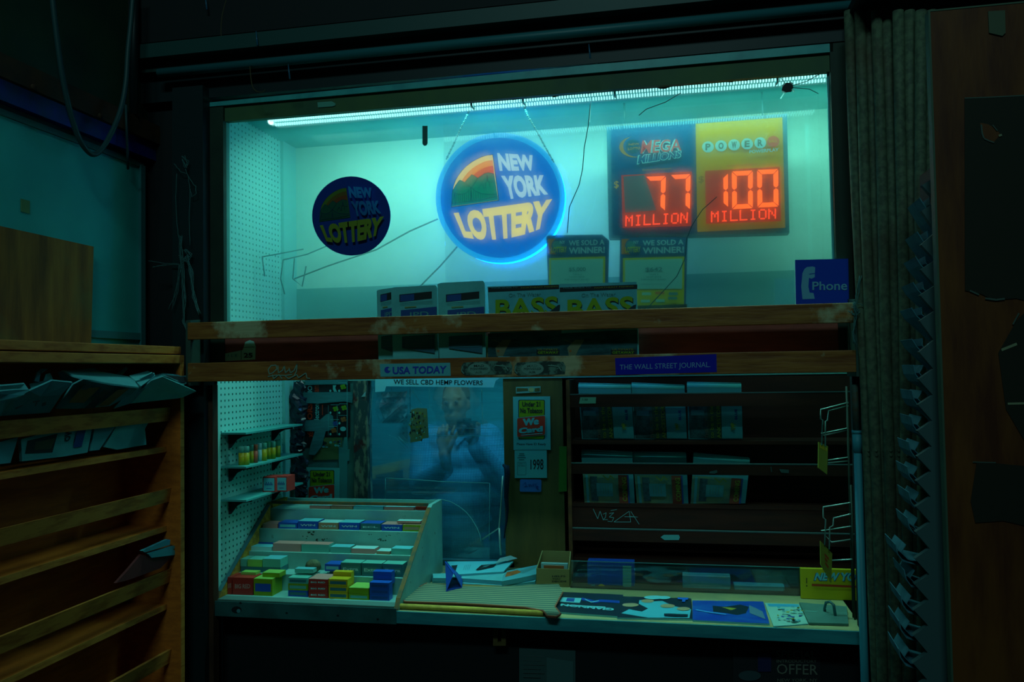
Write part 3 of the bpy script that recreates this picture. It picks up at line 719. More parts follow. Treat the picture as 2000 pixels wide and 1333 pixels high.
def bass(x0, x1):
    def d(c):
        w = x1 - x0; X = lambda f: x0 + f * w
        c.poly([(X(.0), 305), (X(1), 290), (X(1), 312), (X(.0), 328)], INK); c.tbox("YOUR GUIDE TO", X(.04), 305, X(.4), 312, GREYP, .0, -.04); c.tbox("NORTHEAST FISHING", X(.45), 303, X(.95), 310, OLV, .0, -.04)
        c.tbox('On The Water', X(.28), 334, X(.72), 353, GREYP, .01, -.04)
        c.text('BASS', (X(.10), 370), (X(.96), 350), (X(.96), 448), (X(.10), 464), INK, .03); c.text('BASS', (X(.10), 364), (X(.95), 346), (X(.95), 443), (X(.10), 460), MAGG, .025)
        c.poly([(X(.55), 443), (X(.7), 428), (X(.85), 420), (X(.95), 392), (X(.985), 388), (X(.975), 415), (X(.87), 440), (X(.7), 455), (X(.56), 456)], FISH)
        c.poly([(X(0), 530), (X(1), 510), (X(1), 655), (X(0), 655)], MAGD)
        c.poly([(X(.12), 640), (X(.10), 600), (X(.2), 560), (X(.32), 560), (X(.24), 610), (X(.2), 645)], FISHB); c.line([(X(.16), 575), (X(.06), 560)], 4, FISHB); c.disc(X(.14), 615, 6, 6, POR)
        c.rect(X(.66), 608, X(.98), 632, INK); c.tbox('ULTIMATE', X(.68), 603, X(.95), 612, OLV, .0); c.tbox('GETAWAY', X(.68), 616, X(.96), 629, MAGG, .02); c.rect(X(.14), 642, X(.3), 652, CYW)
    return d
for (x0, x1, y0, y1, Y, lab) in ((134, 492, 300, 290, -.066, 'fishing magazine with green title letters, left of two in the red rack'), (483, 862, 288, 277, -.07, 'fishing magazine with green title letters, right of two in the red rack')):
    card('magazine', lab, 'magazine', [(x0 - 4, y0), (x1 - 4, y1), (x1 + 8, 650), (x0 + 16, 665)], Y, .006, MAGB, bass(x0, x1), grp, crop=W8, mside=WHITE, step=.0004)
mb = MB(); c = Pix(mb, 'y', -.05, *R7); c.slab([(1838, 365), (1885, 365), (1888, 500), (1845, 505)], .004, col('brownpaper', (.20, .17, .07)))
tag(mb.build('cardboard_divider'), 'thin brown card divider between the newspapers and the fishing magazines', 'divider')
# ================================================================ counter
XCR = .485
ct = thing('counter', 'long counter with a steel front edge under the lower opening', 'counter', (-.5, .25, 0))
mb = MB(); mb.box((-1.47, -.026, ZC - .030), (XCR, YB - .01, ZC), COUNTER); mb.build('countertop', ct)
mb = MB(); mb.box((-1.47, -.032, ZC - .034), (XCR, -.026, ZC + .001), STEEL); mb.build('fascia', ct)
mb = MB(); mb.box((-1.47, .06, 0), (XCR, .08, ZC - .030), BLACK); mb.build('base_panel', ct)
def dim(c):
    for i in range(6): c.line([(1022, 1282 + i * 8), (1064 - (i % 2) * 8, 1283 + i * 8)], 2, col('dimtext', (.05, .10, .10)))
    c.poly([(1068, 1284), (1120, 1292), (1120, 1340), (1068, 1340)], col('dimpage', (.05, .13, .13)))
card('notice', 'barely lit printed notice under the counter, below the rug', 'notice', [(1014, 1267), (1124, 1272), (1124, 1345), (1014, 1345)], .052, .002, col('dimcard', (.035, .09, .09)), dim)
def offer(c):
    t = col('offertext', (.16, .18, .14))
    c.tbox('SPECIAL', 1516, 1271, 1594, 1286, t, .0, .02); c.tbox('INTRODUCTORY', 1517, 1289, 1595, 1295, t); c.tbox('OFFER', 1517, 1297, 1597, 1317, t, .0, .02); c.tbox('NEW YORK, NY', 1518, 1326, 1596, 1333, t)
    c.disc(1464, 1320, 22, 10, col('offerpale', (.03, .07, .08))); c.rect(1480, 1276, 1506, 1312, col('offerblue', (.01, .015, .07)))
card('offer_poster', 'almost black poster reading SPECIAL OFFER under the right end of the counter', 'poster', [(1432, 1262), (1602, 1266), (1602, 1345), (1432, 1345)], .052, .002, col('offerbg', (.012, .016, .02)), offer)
mb = MB(); c = Pix(mb, 'y', .02, k=0)
for x in (963, 979): c.slab([(x, 1226), (x + 9, 1226), (x + 9, 1259), (x, 1259)], .02, col('dimply', (.10, .07, .02)))
c.slab([(963, 1256), (988, 1256), (988, 1262), (963, 1262)], .04, col('dimply', (.10, .07, .02)))
tag(mb.build('wooden_bracket'), 'small dim wooden bracket hanging under the counter edge', 'bracket')

# ================================================================ lower walls
def wallpx(name, x0, x1, Y, th, m, z0=0.0, z1=None, py=850): return sbox(name, (xpx(x0, Y, py), Y, z0), (xpx(x1, Y, py), Y + th, z1 or ZL), m)
sbox('wall_panel', (XL - .02, YB, 0), (xpx(700, YB, 850), YB + .03, ZL), mat('dull_teal_board', (.05, .20, .19), rough=.8, col2=(.03, .13, .13), ns=6))
wallpx('trim_post', 691, 717, YB - .015, .05, GRIME)
wallpx('wall_plywood', 984, 1113, YB, .02, PLYIN)
sbox('wall_sill', (xpx(700, YB, 850), YB, 0), (xpx(1000, YB, 850), YB + .03, zpx(850, 1094, YB)), col('sillp', (.02, .10, .13)))
sbox('wall_behind_rack', (xpx(1100, YB, 850), YB, 0), (XR, YB + .03, ZL), BLACK)
mb = MB(); mb.box((xpx(712, YB + .012, 850), YB + .012, zpx(850, 1096, YB)), (xpx(988, YB + .012, 850), YB + .015, ZL + .02), GLASS3); w3 = struct(mb.build('window_3'))
mb = MB(); c = Pix(mb, 'y', YB + .009)
SCR = mat('scratch_light', (.16, .55, .58), rough=.4, trans=.3)
for ln, wd in (([(806, 764), (824, 790)], 1.0), ([(838, 755), (839, 800)], .8), ([(846, 776), (855, 790), (864, 792)], .9), ([(941, 760), (943, 830)], 1.4), ([(730, 760), (722, 830)], .7), ([(760, 850), (800, 866)], .7), ([(830, 835), (975, 838)], .5), ([(850, 851), (960, 852)], .6)): c.line(ln, wd, SCR)
mb.build('scratch', w3)

# ---- posters on the left board, with tape
Q1 = (400, 730, 4.9375)
PDARK = col('posterdark', (.006, .012, .016)); PRED = mat('print_red', (.40, .045, .015), rough=.5); PGRN = mat('print_green', (.12, .34, .01), rough=.5)
LIME = mat('lime_card', (.20, .36, .012), rough=.5); REDC = mat('red_card', (.55, .045, .02), rough=.5); CYC = mat('cyan_card', (.09, .48, .48), rough=.5)
tp_ = thing('taped_poster', 'black printed poster held by strips of grey duct tape, left of the cashier window', 'poster', P(640, 860, YB))
mb = MB(); c = Pix(mb, 'y', YB - .004, *Q1, k=0)
c.slab([(968, 95), (1400, 95), (1400, 610), (1150, 610), (1150, 690), (968, 690)], .003, PDARK)
def vtext(c, s, x0, y0, x1, y1, m, bold=.02): c.text(s, (x0, y1), (x0, y0), (x1, y0), (x1, y1), m, bold)   # reads upwards
vtext(c, 'IOI', 992, 105, 1036, 180, CYC); vtext(c, 'am', 1060, 112, 1102, 180, PRED); vtext(c, 'ORS', 990, 292, 1040, 445, PRED, .04); vtext(c, 'lectron', 1056, 292, 1104, 446, CYC)
vtext(c, 'x8', 988, 560, 1050, 615, PRED); c.line([(1138, 300), (1138, 400)], 8, PRED)
c.poly([(1240, 112), (1272, 112), (1262, 140), (1280, 176), (1250, 176), (1240, 150)], CYC)
for (x, y, mm) in ((1268, 340, PGRN), (1352, 330, PGRN), (1345, 128, PGRN), (1275, 480, NAVY), (1355, 440, POR), (1265, 545, POR)):
    for a in range(4): c.disc(x + 16 * math.cos(a * PI / 2 + .5), y + 14 * math.sin(a * PI / 2 + .5), 14, 13, mm, 10)
    c.rect(x - 46, y - 40, x + 36, y - 37, CYC)
c.line([(1215, 305), (1215, 590)], 2, CYC); c.line([(1300, 305), (1300, 590)], 2, CYC); c.line([(1396, 95), (1396, 610)], 4, CYC); c.disc(1358, 530, 28, 22, CYC)
for (x, y) in ((1238, 375), (1322, 376), (1325, 475), (1240, 580), (1325, 580), (1240, 165), (1325, 165)): c.disc(x, y, 10, 12, CYC, 8)
mb.build('print', tp_)
for pts in ([(965, 60), (1380, 60), (1376, 108), (1240, 104), (1100, 108), (970, 112)], [(958, 182), (1428, 178), (1425, 285), (1340, 270), (1100, 290), (960, 286)],
            [(962, 452), (1110, 448), (1170, 395), (1200, 388), (1235, 410), (1245, 540), (1160, 560), (965, 556)], [(1060, 560), (1165, 560), (1130, 700), (1060, 790), (1000, 780), (1020, 690)]):
    mb = MB(); c = Pix(mb, 'y', YB - .010, *Q1, k=0); c.slab(pts, .002, TAPE); mb.build('tape', tp_)
def beads(c):
    for i in range(16): c.disc(1150 + random.uniform(0, 160), 640 + random.uniform(0, 70), random.uniform(8, 20), random.uniform(5, 14), random.choice([PPL, NAVY, OLV, INK, CYC]), 9)
card('picture_card', 'dim olive picture card with a pale blob pattern, below the taped poster', 'card', [(1060, 618), (1325, 618), (1300, 830), (1040, 836)], YB - .003, .002, col('olcard', (.10, .16, .06)), beads, crop=Q1)
card('paper_strip', 'narrow vertical strip of pale teal card beside the grimy post', 'card', [(1345, 615), (1375, 612), (1378, 730), (1396, 735), (1394, 840), (1375, 845), (1372, 1215), (1300, 1215), (1290, 700), (1330, 720)], YB - .004, .002, col('tealcard', (.05, .28, .28)), crop=Q1)
def wecard(x0, y0, x1, y1):
    def d(c):
        W, H = x1 - x0, y1 - y0
        p = lambda u, v: (x0 + u * W, y0 + v * H)
        def rr(u0, v0, u1, v1, m, rot=0):
            r = .035; pts = []
            for cx, cy, a0 in ((u1 - r, v0 + r, -90), (u1 - r, v1 - r, 0), (u0 + r, v1 - r, 90), (u0 + r, v0 + r, 180)):
                for k in range(4):
                    a = math.radians(a0 + k * 30); pts.append((cx + r * math.cos(a), cy + r * math.sin(a) * W / H))
            pts = [p(u, v - rot * (u - .5)) for u, v in pts]; c.poly(pts, m)
        rr(.145, .05, .85, .81, INK); rr(.165, .062, .832, .798, LIME)
        T = lambda s, u0, v0, u1, v1, m, b=.03, rot=0: c.text(s, p(u0, v0 - rot * (u0 - .5)), p(u1, v0 - rot * (u1 - .5)), p(u1, v1 - rot * (u1 - .5)), p(u0, v1 - rot * (u0 - .5)), m, b)
        T('Under 21', .25, .095, .73, .19, INK); T('No Tobacco', .20, .215, .79, .31, INK)
        rr(.105, .36, .875, .755, CYC, .065); rr(.12, .37, .86, .745, REDC, .065)
        T('We', .26, .40, .70, .535, CYC, .07, .065); T('Card', .155, .565, .80, .675, CYC, .07, .065); c.line([p(.22, .72), p(.80, .685)], .014 * H, CYC)
        T('Please Have ID Ready', .11, .865, .89, .925, INK, .02)
    return d
card('age_notice', 'Under 21 No Tobacco card on the left board, half hidden by the gum display', 'notice', [(978, 905), (1300, 912), (1296, 1370), (975, 1370)], YB - .008, .0015, CYC, wecard(965, 905, 1300, 1370), 'tobacco age notices', crop=Q1)
Q6 = (980, 740, 5.129)
card('age_notice', 'Under 21 No Tobacco card in full view on the plywood right of the cashier window', 'notice', [(112, 181), (484, 178), (489, 714), (118, 716)], YB - .004, .0015, CYC, wecard(112, 180, 488, 715), 'tobacco age notices', crop=Q6)
def y1998(c):
    c.text('1998', (288, 812), (418, 806), (418, 912), (288, 914), INK, .012)
    for i, wd in enumerate((50, 66, 84, 50)): c.rect(200 - wd / 2, 750 + i * 20, 200 + wd / 2, 756 + i * 20, INK)
    c.line([(160, 838), (244, 838), (244, 965), (160, 965), (160, 838)], 2.5, INK); c.tbox('Under 21', 172, 848, 232, 858, INK, .02); c.tbox('No Tobacco', 168, 866, 236, 878, INK, .02)
card('year_card', 'pale card with the number 1998 under the tobacco age notice', 'card', [(128, 720), (450, 718), (453, 995), (130, 997)], YB - .004, .0015, CYC, y1998, crop=Q6)
def blue_scr(c):
    for ln in ([(215, 1060), (240, 1040), (245, 1075), (225, 1085), (262, 1080)], [(262, 1068), (280, 1058), (275, 1085), (290, 1060), (300, 1080), (318, 1050), (315, 1078)], [(318, 1078), (335, 1050), (340, 1072), (356, 1045)]): c.line(ln, 5, NAVY)
    c.disc(356, 1087, 14, 14, NAVY, 10)
card('blue_sticker', 'small rounded bright blue sticker with dark handwriting on the plywood', 'sticker', [(184, 1015), (192, 1008), (388, 1012), (397, 1022), (396, 1128), (386, 1136), (190, 1134), (180, 1124)], YB - .003, .001, col('bluest', (.025, .17, .50)), blue_scr, crop=Q6)
def tapeh(c):
    c.poly([(150, 95), (262, 98), (262, 122), (150, 130)], PLYIN); c.disc(296, 112, 28, 24, col('tapeyel', (.40, .44, .17)), 9); c.poly([(330, 98), (382, 92), (382, 125), (330, 128)], PLYIN)
card('tape_scrap', 'strip of pale tape with a yellowish blob above the tobacco age notice', 'tape', [(142, 84), (388, 76), (390, 138), (142, 150)], YB - .003, .001, col('tapes', (.16, .44, .36)), tapeh, crop=Q6)
card('green_tape', 'vertical green tape strip near the right edge of the plywood', 'tape', [(575, 680), (650, 678), (652, 1130), (570, 1135)], YB - .003, .001, col('greentape', (.045, .19, .02)), crop=Q6)
# dark cloth hanging at the plywood's left edge
CR3 = (680, 730, 3.507)
mb = MB()
prof = [(1060, 625, 20), (1085, 640, 50), (1090, 690, 52), (1085, 760, 48), (1082, 850, 40), (1090, 930, 30), (1085, 1010, 22), (1075, 1070, 16), (1068, 1130, 10)]
pth = [P(680 + x / 3.507, 730 + y / 3.507, YB - .03) for x, y, r in prof]
mb.tube(pth, [r / 3.507 * scale_at(YB) * .9 for x, y, r in prof], mat('dark_navy_cloth', (.004, .025, .05), rough=.9), 10, flat=.4)
tag(mb.build('dark_garment'), 'dark navy cloth hanging from the left edge of the plywood board', 'cloth')
# hand-written strip above the cashier window
def cbd(c): c.text('WE SELL CBD HEMP FLOWERS', (312, 40), (922, 48), (922, 80), (312, 74), INK, .012)
card('paper_sign', 'white strip of paper lettered WE SELL CBD HEMP FLOWERS above the cashier window', 'sign', [(185, 20), (1040, 30), (1010, 50), (996, 96), (700, 92), (260, 88), (250, 122), (185, 128)], YB - .014, .001, mat('bluish_paper', (.20, .74, .82), rough=.7), cbd, crop=CR3)
def grubby(c):
    for i in range(70):
        x, y = random.uniform(430, 538), random.uniform(250, 450); c.poly([(x, y), (x + random.uniform(6, 14), y + random.uniform(-3, 6)), (x + random.uniform(2, 12), y + random.uniform(8, 24)), (x - 3, y + random.uniform(5, 16))], random.choice([INK, OLV, PPL, INK, PLYIN]))
card('torn_sticker', 'peeling grubby sticker on the clear plastic of the cashier window', 'sticker', [(432, 248), (475, 236), (540, 240), (552, 440), (510, 448), (500, 462), (425, 474)], YB + .006, .001, col('grubby', (.12, .20, .10)), grubby, crop=CR3)
card('paper_corner', 'small pale torn paper corner beside the top left of the cashier window', 'paper', [(120, 122), (118, 158), (90, 160)], YB - .017, .001, PAPERBK, crop=CR3)
# things in the back room
BEIGE = mat('beige_board', (.34, .30, .16), rough=.7)
mb = MB(); c = Pix(mb, 'y', 1.95, *CR3, k=0); c.slab([(100, 652), (430, 586), (430, 646), (100, 716)], .04, BEIGE)
for x in (150, 380):
    q = c.pt(x, 690 - (x - 130) * .2, -.01); mb.box((q.x, q.y, 1.0005), (q.x + .03, q.y + .025, q.z), BEIGE)
tag(mb.build('sloping_board'), 'beige board sloping across the left of the room behind the cashier window', 'board')
mb = MB(); mb.box((-2.3, 1.92, 0), (-.75, 2.3, .98), col('room_dark', (.008, .03, .045)))  # dark box added where the room gets darker towards the bottom
mb.box((-2.32, 1.90, .98), (-.73, 2.32, 1.0), col('room_dark_top', (.015, .05, .07)))
tag(mb.build('dark_box'), 'dark low box added in the back room beneath the sloping board', 'cabinet')
mb = MB(); c = Pix(mb, 'y', .80, *CR3, k=0); STL = col('steelbr', (.16, .45, .45), rough=.35, metal=.4)
c.slab([(392, 288), (428, 270), (428, 470), (400, 480), (345, 425)], .003, STL)
for x, y in ((400, 300), (383, 343), (377, 374), (380, 408)): c.disc(x, y, 8, 9, INK, 10)
mb.tube([c.pt(345, 432), c.pt(415, 512)], .003, STL, 6)
q = c.pt(428, 275, -.001); mb.tube([q, (q.x, q.y, 2.6)], .002, STL, 6)
tag(mb.build('metal_bracket'), 'perforated metal bracket behind the clear plastic, left of the torn sticker', 'bracket')
mb = MB(); base = P(765, 800, .9)
pp = []
for i in range(7):
    for j in range(5): pp.append(base + Vector((-.05 + j * .028 + .006 * random.random(), .02 * math.sin(i * 1.7 + j * 2.1), .07 - i * .022 + .006 * random.random())))
mb.mesh(pp, [(i * 5 + j, i * 5 + j + 1, i * 5 + j + 6, i * 5 + j + 5) for i in range(6) for j in range(4)], mat('crinkled_reflection', (.20, .30, .30), rough=.15, col2=(.40, .06, .05), ns=9, lo=.5, hi=.6, spec=.8))
q = base + Vector((0, 0, .06)); mb.tube([q, (q.x, q.y, 2.6)], .0015, STL, 6)
tag(mb.build('reflection_sheet'), 'crinkled red and silver sheet imitating a reflection in the plastic, left of the torn sticker', 'bag')  # crinkled sheet added in place of a red and white reflection
# clear sheet with an arched line, standing behind the gum display
sh = thing('acrylic_shield', 'clear upright plastic sheet with an arched cut, standing behind the gum display', 'screen', P(850, 1090, .52))
mb = MB(); c = Pix(mb, 'y', .52, *CR3, k=0); c.slab([(256, 715), (660, 742), (970, 752), (968, 1330), (256, 1330)], .003, ACRYL); mb.build('sheet', sh)
mb = MB(); pth = [(256, 716), (460, 728), (660, 742), (970, 752)]; mb.tube([c.pt(*q) for q in pth], .0016, ACRYLEDGE, 6); mb.tube([c.pt(970, 752), c.pt(966, 1140)], .001, ACRYLEDGE, 6); mb.tube([c.pt(256, 716), c.pt(254, 880)], .001, ACRYLEDGE, 6); mb.build('edge', sh)
mb = MB(); mb.tube([c.pt(x, y, -.002) for x, y in [(470, 890), (520, 872), (590, 862), (650, 864), (705, 880), (760, 910), (810, 950), (850, 1000), (885, 1060), (905, 1110), (912, 1150)]], .0017, ACRYLEDGE, 6); mb.build('arched_cut', sh)
mb = MB(); mb.tube([P(942, 1054, .5), P(975, 1032, .5), P(979, 980, .5), P(982, 930, .5)], .003, WIRE, 6); mb.tube([P(975, 1032, .5), P(978, 1085, .5)], .004, WIRE, 6)
tag(mb.build('wire_hook'), 'bent pale wire hook at the right edge of the cashier window', 'hook')

# ---- black bags hanging beside the pegboard
def bag(name, label, px, py0, py1, Y, rpx, seed):
    rnd = random.Random(seed); mb = MB(); n, seg = 16, 14; vs = []; fs = []
    for i in range(n + 1):
        t = i / n; cpt = P(px + 3 * math.sin(i), py0 + (py1 - py0) * t, Y); r = rpx * scale_at(Y) * (.35 + .8 * math.sin(PI * min(1, t * .8 + .12)))
        for k in range(seg):
            a = 2 * PI * k / seg; q = r * (1 + rnd.uniform(-.28, .28)); vs.append(cpt + Vector((q * math.cos(a), q * .6 * math.sin(a), rnd.uniform(-.006, .006))))
    for i in range(n):
        for k in range(seg): fs.append((i * seg + k, i * seg + (k + 1) % seg, (i + 1) * seg + (k + 1) % seg, (i + 1) * seg + k))
    mb.mesh(vs, fs, CLOTHBAG, False)
    return tag(mb.build(name), label, 'bag', 'black bags by the pegboard')
bag('plastic_bag', 'glossy black plastic bag hanging above the top pegboard shelf end', 582, 745, 838, .50, 15, 1)
bag('plastic_bag', 'glossy black plastic bag bunched behind the middle pegboard shelf', 578, 838, 905, .51, 17, 2)
bag('plastic_bag', 'glossy black plastic bag beside the lowest pegboard shelf', 586, 895, 975, .50, 16, 3)

# ---- pegboard shelves
SHELF = mat('pale_metal_shelf', (.06, .38, .36), rough=.45)
XS = XL + .09
zsf = [PX(588, 829, XS).z, PX(588, 887, XS).z, PX(595, 942, XS).z]
for i, (zf, nm) in enumerate(zip(zsf, ('topmost', 'middle', 'lowest'))):
    s_ = thing('pegboard_shelf', nm + ' of the narrow shelves on the white pegboard', 'shelf', (XL + .04, .22, zf), 'pegboard shelves')
    mb = MB(); mb.box((XL + .001, .03, zf - .006), (XS, .44, zf), SHELF); mb.build('board', s_)
    for y in (.075, .37):
        mb = MB(); pr = [(0, -.006), (.082, -.006), (.082, -.013), (.05, -.017), (.03, -.027), (.018, -.042), (.008, -.054), (0, -.056)]
        mb.prism([(XL + .001 + x, y, zf + z) for x, z in pr], (0, .005, 0), INK); mb.build('bracket', s_)
# candy tubes on the middle shelf
TY = mat('tube_yellow', (.55, .42, .015), rough=.4, col2=(.40, .34, .02), ns=90); TC = mat('tube_cap_teal', (.14, .52, .42), rough=.3, trans=.2); TRD = mat('tube_red', (.5, .10, .05), rough=.4); TWH = mat('tube_white', (.35, .62, .62), rough=.4)
GC = mat('tube_green', (.05, .36, .22), rough=.35)
xs_t = [(357, 800), (400, 800), (447, 795), (488, 790), (522, 785), (570, 784), (612, 780), (655, 776), (702, 772)]
for i, (x, y) in enumerate(xs_t):
    p = PX(400 + x / 4.9375, 730 + y / 4.9375, XL + .05 + .012 * (i % 2)); yy = min(.42, max(.06, p.y)); zb = zsf[1]; r = .0105 if i != 3 else .008
    body = [TY, TY, TY, TRD, TWH, TY, TY, TY, TY][i]; cap = [TC, TC, TC, TRD, TWH, TC, GC, TC, GC][i]; h = .040
    look = ['yellow candy tube with a teal top, nearest the front of the shelf', 'yellow candy tube with a teal top, second on the shelf', 'yellow candy tube with a teal top, beside the red tube', 'thin red candy tube on the middle pegboard shelf',
            'white candy tube on the middle pegboard shelf', 'yellow candy tube with a teal top, just behind the white tube', 'yellow candy tube with a green top, second behind the white tube', 'yellow candy tube with a teal top, last but one on the shelf', 'yellow candy tube with a green top, last on the shelf'][i]
    t_ = thing('candy_tube', look, 'candy', (p.x, yy, zb), 'candy tubes on the pegboard shelf')
    mb = MB(); mb.lathe((p.x, yy, zb), [(r, 0), (r, h)], body, 14); mb.build('tube', t_)
    mb = MB(); mb.lathe((p.x, yy, zb), [(r, h), (r, h + .018), (r * .85, h + .021), (r * .5, h + .021)], cap, 14); mb.build('cap', t_)
RB = mat('red_box', (.45, .04, .03), rough=.5); LBL = mat('cyan_label', (.10, .50, .58), rough=.5)
for i, (x0, x1, Y, lab) in enumerate(((558, 682, .20, 'small red box with a pale label, left of two on the lowest pegboard shelf'), (686, 795, .215, 'small red box with a pale label, right of two on the lowest pegboard shelf'))):
    a = P(400 + x0 / 4.9375, 940, Y); b = P(400 + x1 / 4.9375, 940, Y); z = zsf[2]; h = .052
    mb = MB(); mb.box((a.x, Y, z), (b.x - .001, Y + .06, z + h), RB); w_ = b.x - a.x
    fr = lambda u0, v0, u1, v1, m, o: mb.face([(a.x + u0 * w_, Y - o, z + v0 * h), (a.x + u1 * w_, Y - o, z + v0 * h), (a.x + u1 * w_, Y - o, z + v1 * h), (a.x + u0 * w_, Y - o, z + v1 * h)], m)
    fr(.08, .08, .92, .92, LBL, .0008)
    for q in range(7): fr(.18 + q * .09, .45, .24 + q * .09, .45 + .12 + .1 * (q % 2), NAVY, .0016)
    fr(.3, .22, .7, .26, NAVY, .0016)
    mb.face([(a.x - .0008, Y + .01, z + .008), (a.x - .0008, Y + .05, z + .008), (a.x - .0008, Y + .05, z + .044), (a.x - .0008, Y + .01, z + .044)], LBL)
    tag(mb.build('small_box'), lab, 'box', 'red boxes on the pegboard shelf')

# ================================================================ gum display
gx0, gx1 = XL + .018, -.853
zt = 1.135
gd = thing('gum_display', 'stepped pale gum display with sloping sides on the left of the counter', 'display', ((gx0 + gx1) / 2, .2, ZC))
EDGEB = mat('dark_chipboard_edge', (.16, .10, .03), rough=.8, col2=(.05, .08, .05), ns=40)
def side(x, t, m):
    mb = MB(); mb.prism([(x, -.02, ZC), (x, .0, ZC + .03), (x, .325, zt - .008), (x, .345, zt), (x, .46, zt), (x, .46, ZC)], (t, 0, 0), m)
    o = mb.build('side_panel', gd)
    mb = MB(); mb.obox((x, -.020, ZC + .002), (t, 0, 0), (0, .02, .028), (0, -.001, .002), EDGEB); mb.obox((x, .0, ZC + .03), (t, 0, 0), (0, .325, zt - .038 - ZC), (0, -.002, .002), EDGEB if t > 0 else col('slate_edge', (.03, .13, .15))); mb.build('panel_edge', gd); return o
side(gx1, .014, RACKSIDE); side(gx0, -.013, OSB)
mb = MB(); mb.face([(gx0 + .001, -.012, ZC + .013), (gx0 + .001, .325, zt - .012), (gx0 + .001, .46, zt - .005), (gx0 + .001, .46, ZC + .003)], OSB); mb.build('inner_liner', gd)
mb = MB(); mb.box((gx0, .455, ZC), (gx1, .465, zt - .003), RACKSIDE); mb.build('back_panel', gd)
tierY = [.035, .115, .185, .255, .335]
tierZ = [zpx(600, y, Y) for y, Y in zip((1171, 1122, 1079, 1034, 994), tierY)]
tierZ[0] = ZC + .012
for i in range(5):
    y1 = tierY[i + 1] if i < 4 else .455
    mb = MB(); mb.box((gx0, tierY[i] - .012, tierZ[i] - .008), (gx1, y1 + .002, tierZ[i]), RACKSIDE)
    if i < 4: mb.box((gx0, y1 - .012, tierZ[i]), (gx1, y1 - .006, tierZ[i + 1] - .008), RACKSIDE)
    mb.build('step', gd)
mb = MB(); mb.box((gx0, -.022, ZC + .0), (gx1, tierY[0] - .012, ZC + .012), col('gdlip', (.07, .17, .15))); mb.build('front_lip', gd)
mb = MB(); mb.box((gx0 - .012, -.0365, ZC - .036), (gx1 + .012, -.0330, ZC + .010), col('gdboard', (.02, .13, .13), col2=(.012, .07, .07), ns=9)); c = Pix(mb, 'y', -.0366, k=0, step=.0003)
c.disc(462, 1192, 10, 7, INK, 12); c.disc(466, 1194, 4, 4, GREYP, 8)
for x, y in ((560, 1198), (660, 1203), (738, 1210), (470, 1178)): c.disc(x, y, 2.5, 2, INK, 7)
mb.build('front_board', gd)
mb = MB(); c = Pix(mb, 'y', tierY[3] - .0128, 400, 957, 4.016, k=0, step=.0003); BLT = col('black_blot', (.03, .07, .05), rough=.9); rb = random.Random(5)
for (x, y, n, s_) in ((835, 345, 5, 16), (900, 400, 6, 12), (1295, 350, 2, 8), (1390, 400, 6, 13), (1440, 360, 5, 7), (790, 375, 3, 10), (950, 390, 4, 8), (1520, 345, 4, 5), (1200, 330, 3, 4)):
    for q in range(n):
        a, b = x + rb.uniform(-2.4, 2.4) * s_, y + rb.uniform(-1, 1) * s_; c.poly([(a + s_ * rb.uniform(.3, .9) * math.cos(k), b + s_ * rb.uniform(.2, .6) * math.sin(k)) for k in (0, 1, 2, 3.1, 4.1, 5.2)], BLT); c.k = 1
mb.build('blot', gd)
mb = MB(); mb.obox((gx0, .33, zt - .004), (gx1 - gx0, 0, 0), (0, .012, 0), (0, 0, .010), EDGEB); mb.build('top_rail', gd)
# black marks: a spilled blot on the second riser
def gp(key, c, **k): return col('gum_' + key, c, rough=.4, **k)
GR, GG, GT, GB, GYE, GLG, GPK, GCY, GOR, GWH, GDT = (gp('red', (.42, .035, .025)), gp('green', (.20, .36, .012)), gp('teal', (.10, .44, .36)), gp('blue', (.008, .09, .46)), gp('yellow', (.52, .40, .015)), gp('lime', (.24, .52, .10)), gp('pink', (.50, .26, .22)), gp('cyan', (.10, .50, .56)), gp('tan', (.36, .24, .14)), gp('white', (.32, .66, .64)), gp('slate', (.03, .16, .18)))
gumgrp = 'gum packs in the display'
def gum(name, lab, x0, x1, tier, hpx, mf, mt=None, lift=0, deep=.07, back=0.0, strip=None, word=None, wm=None, rot=0, group=gumgrp):
    deep = min(deep, (.066, .056, .054, .066, .09)[tier] - back)
    Y = tierY[tier] + back; z = tierZ[tier] + lift
    py = CY; a = P(x0, 1100, Y).x; b = P(x1, 1100, Y).x; h = hpx * scale_at(Y)
    a += .0008; b -= .0008; w_ = b - a
    a = max(a, gx0 + .002); b = min(b, gx1 - .002); w_ = b - a
    mb = MB(); mb.box((a, Y, z), (b, Y + deep, z + h), mf)
    if mt: mb.face([(a, Y, z + h + .0005), (b, Y, z + h + .0005), (b, Y + deep, z + h + .0005), (a, Y + deep, z + h + .0005)], mt)
    q = lambda u0, v0, u1, v1, m, o: mb.face([(a + u0 * w_, Y - o, z + v0 * h), (a + u1 * w_, Y - o, z + v0 * h), (a + u1 * w_, Y - o, z + v1 * h), (a + u0 * w_, Y - o, z + v1 * h)], m)
    if strip: q(.08, .25, .92, .72, strip, .0006)
    if word:
        vs, fs = text_tris(word, .03, 2); mb.mesh([(a + (.12 + .76 * u) * w_, Y - .0012, z + (.36 + .26 * v + .04 * u) * h) for u, v in vs], fs, wm or GWH)
    o = mb.build(name); tag(o, lab, 'gum', group)
    if rot: o.rotation_euler.z = rot
    return o, z + h
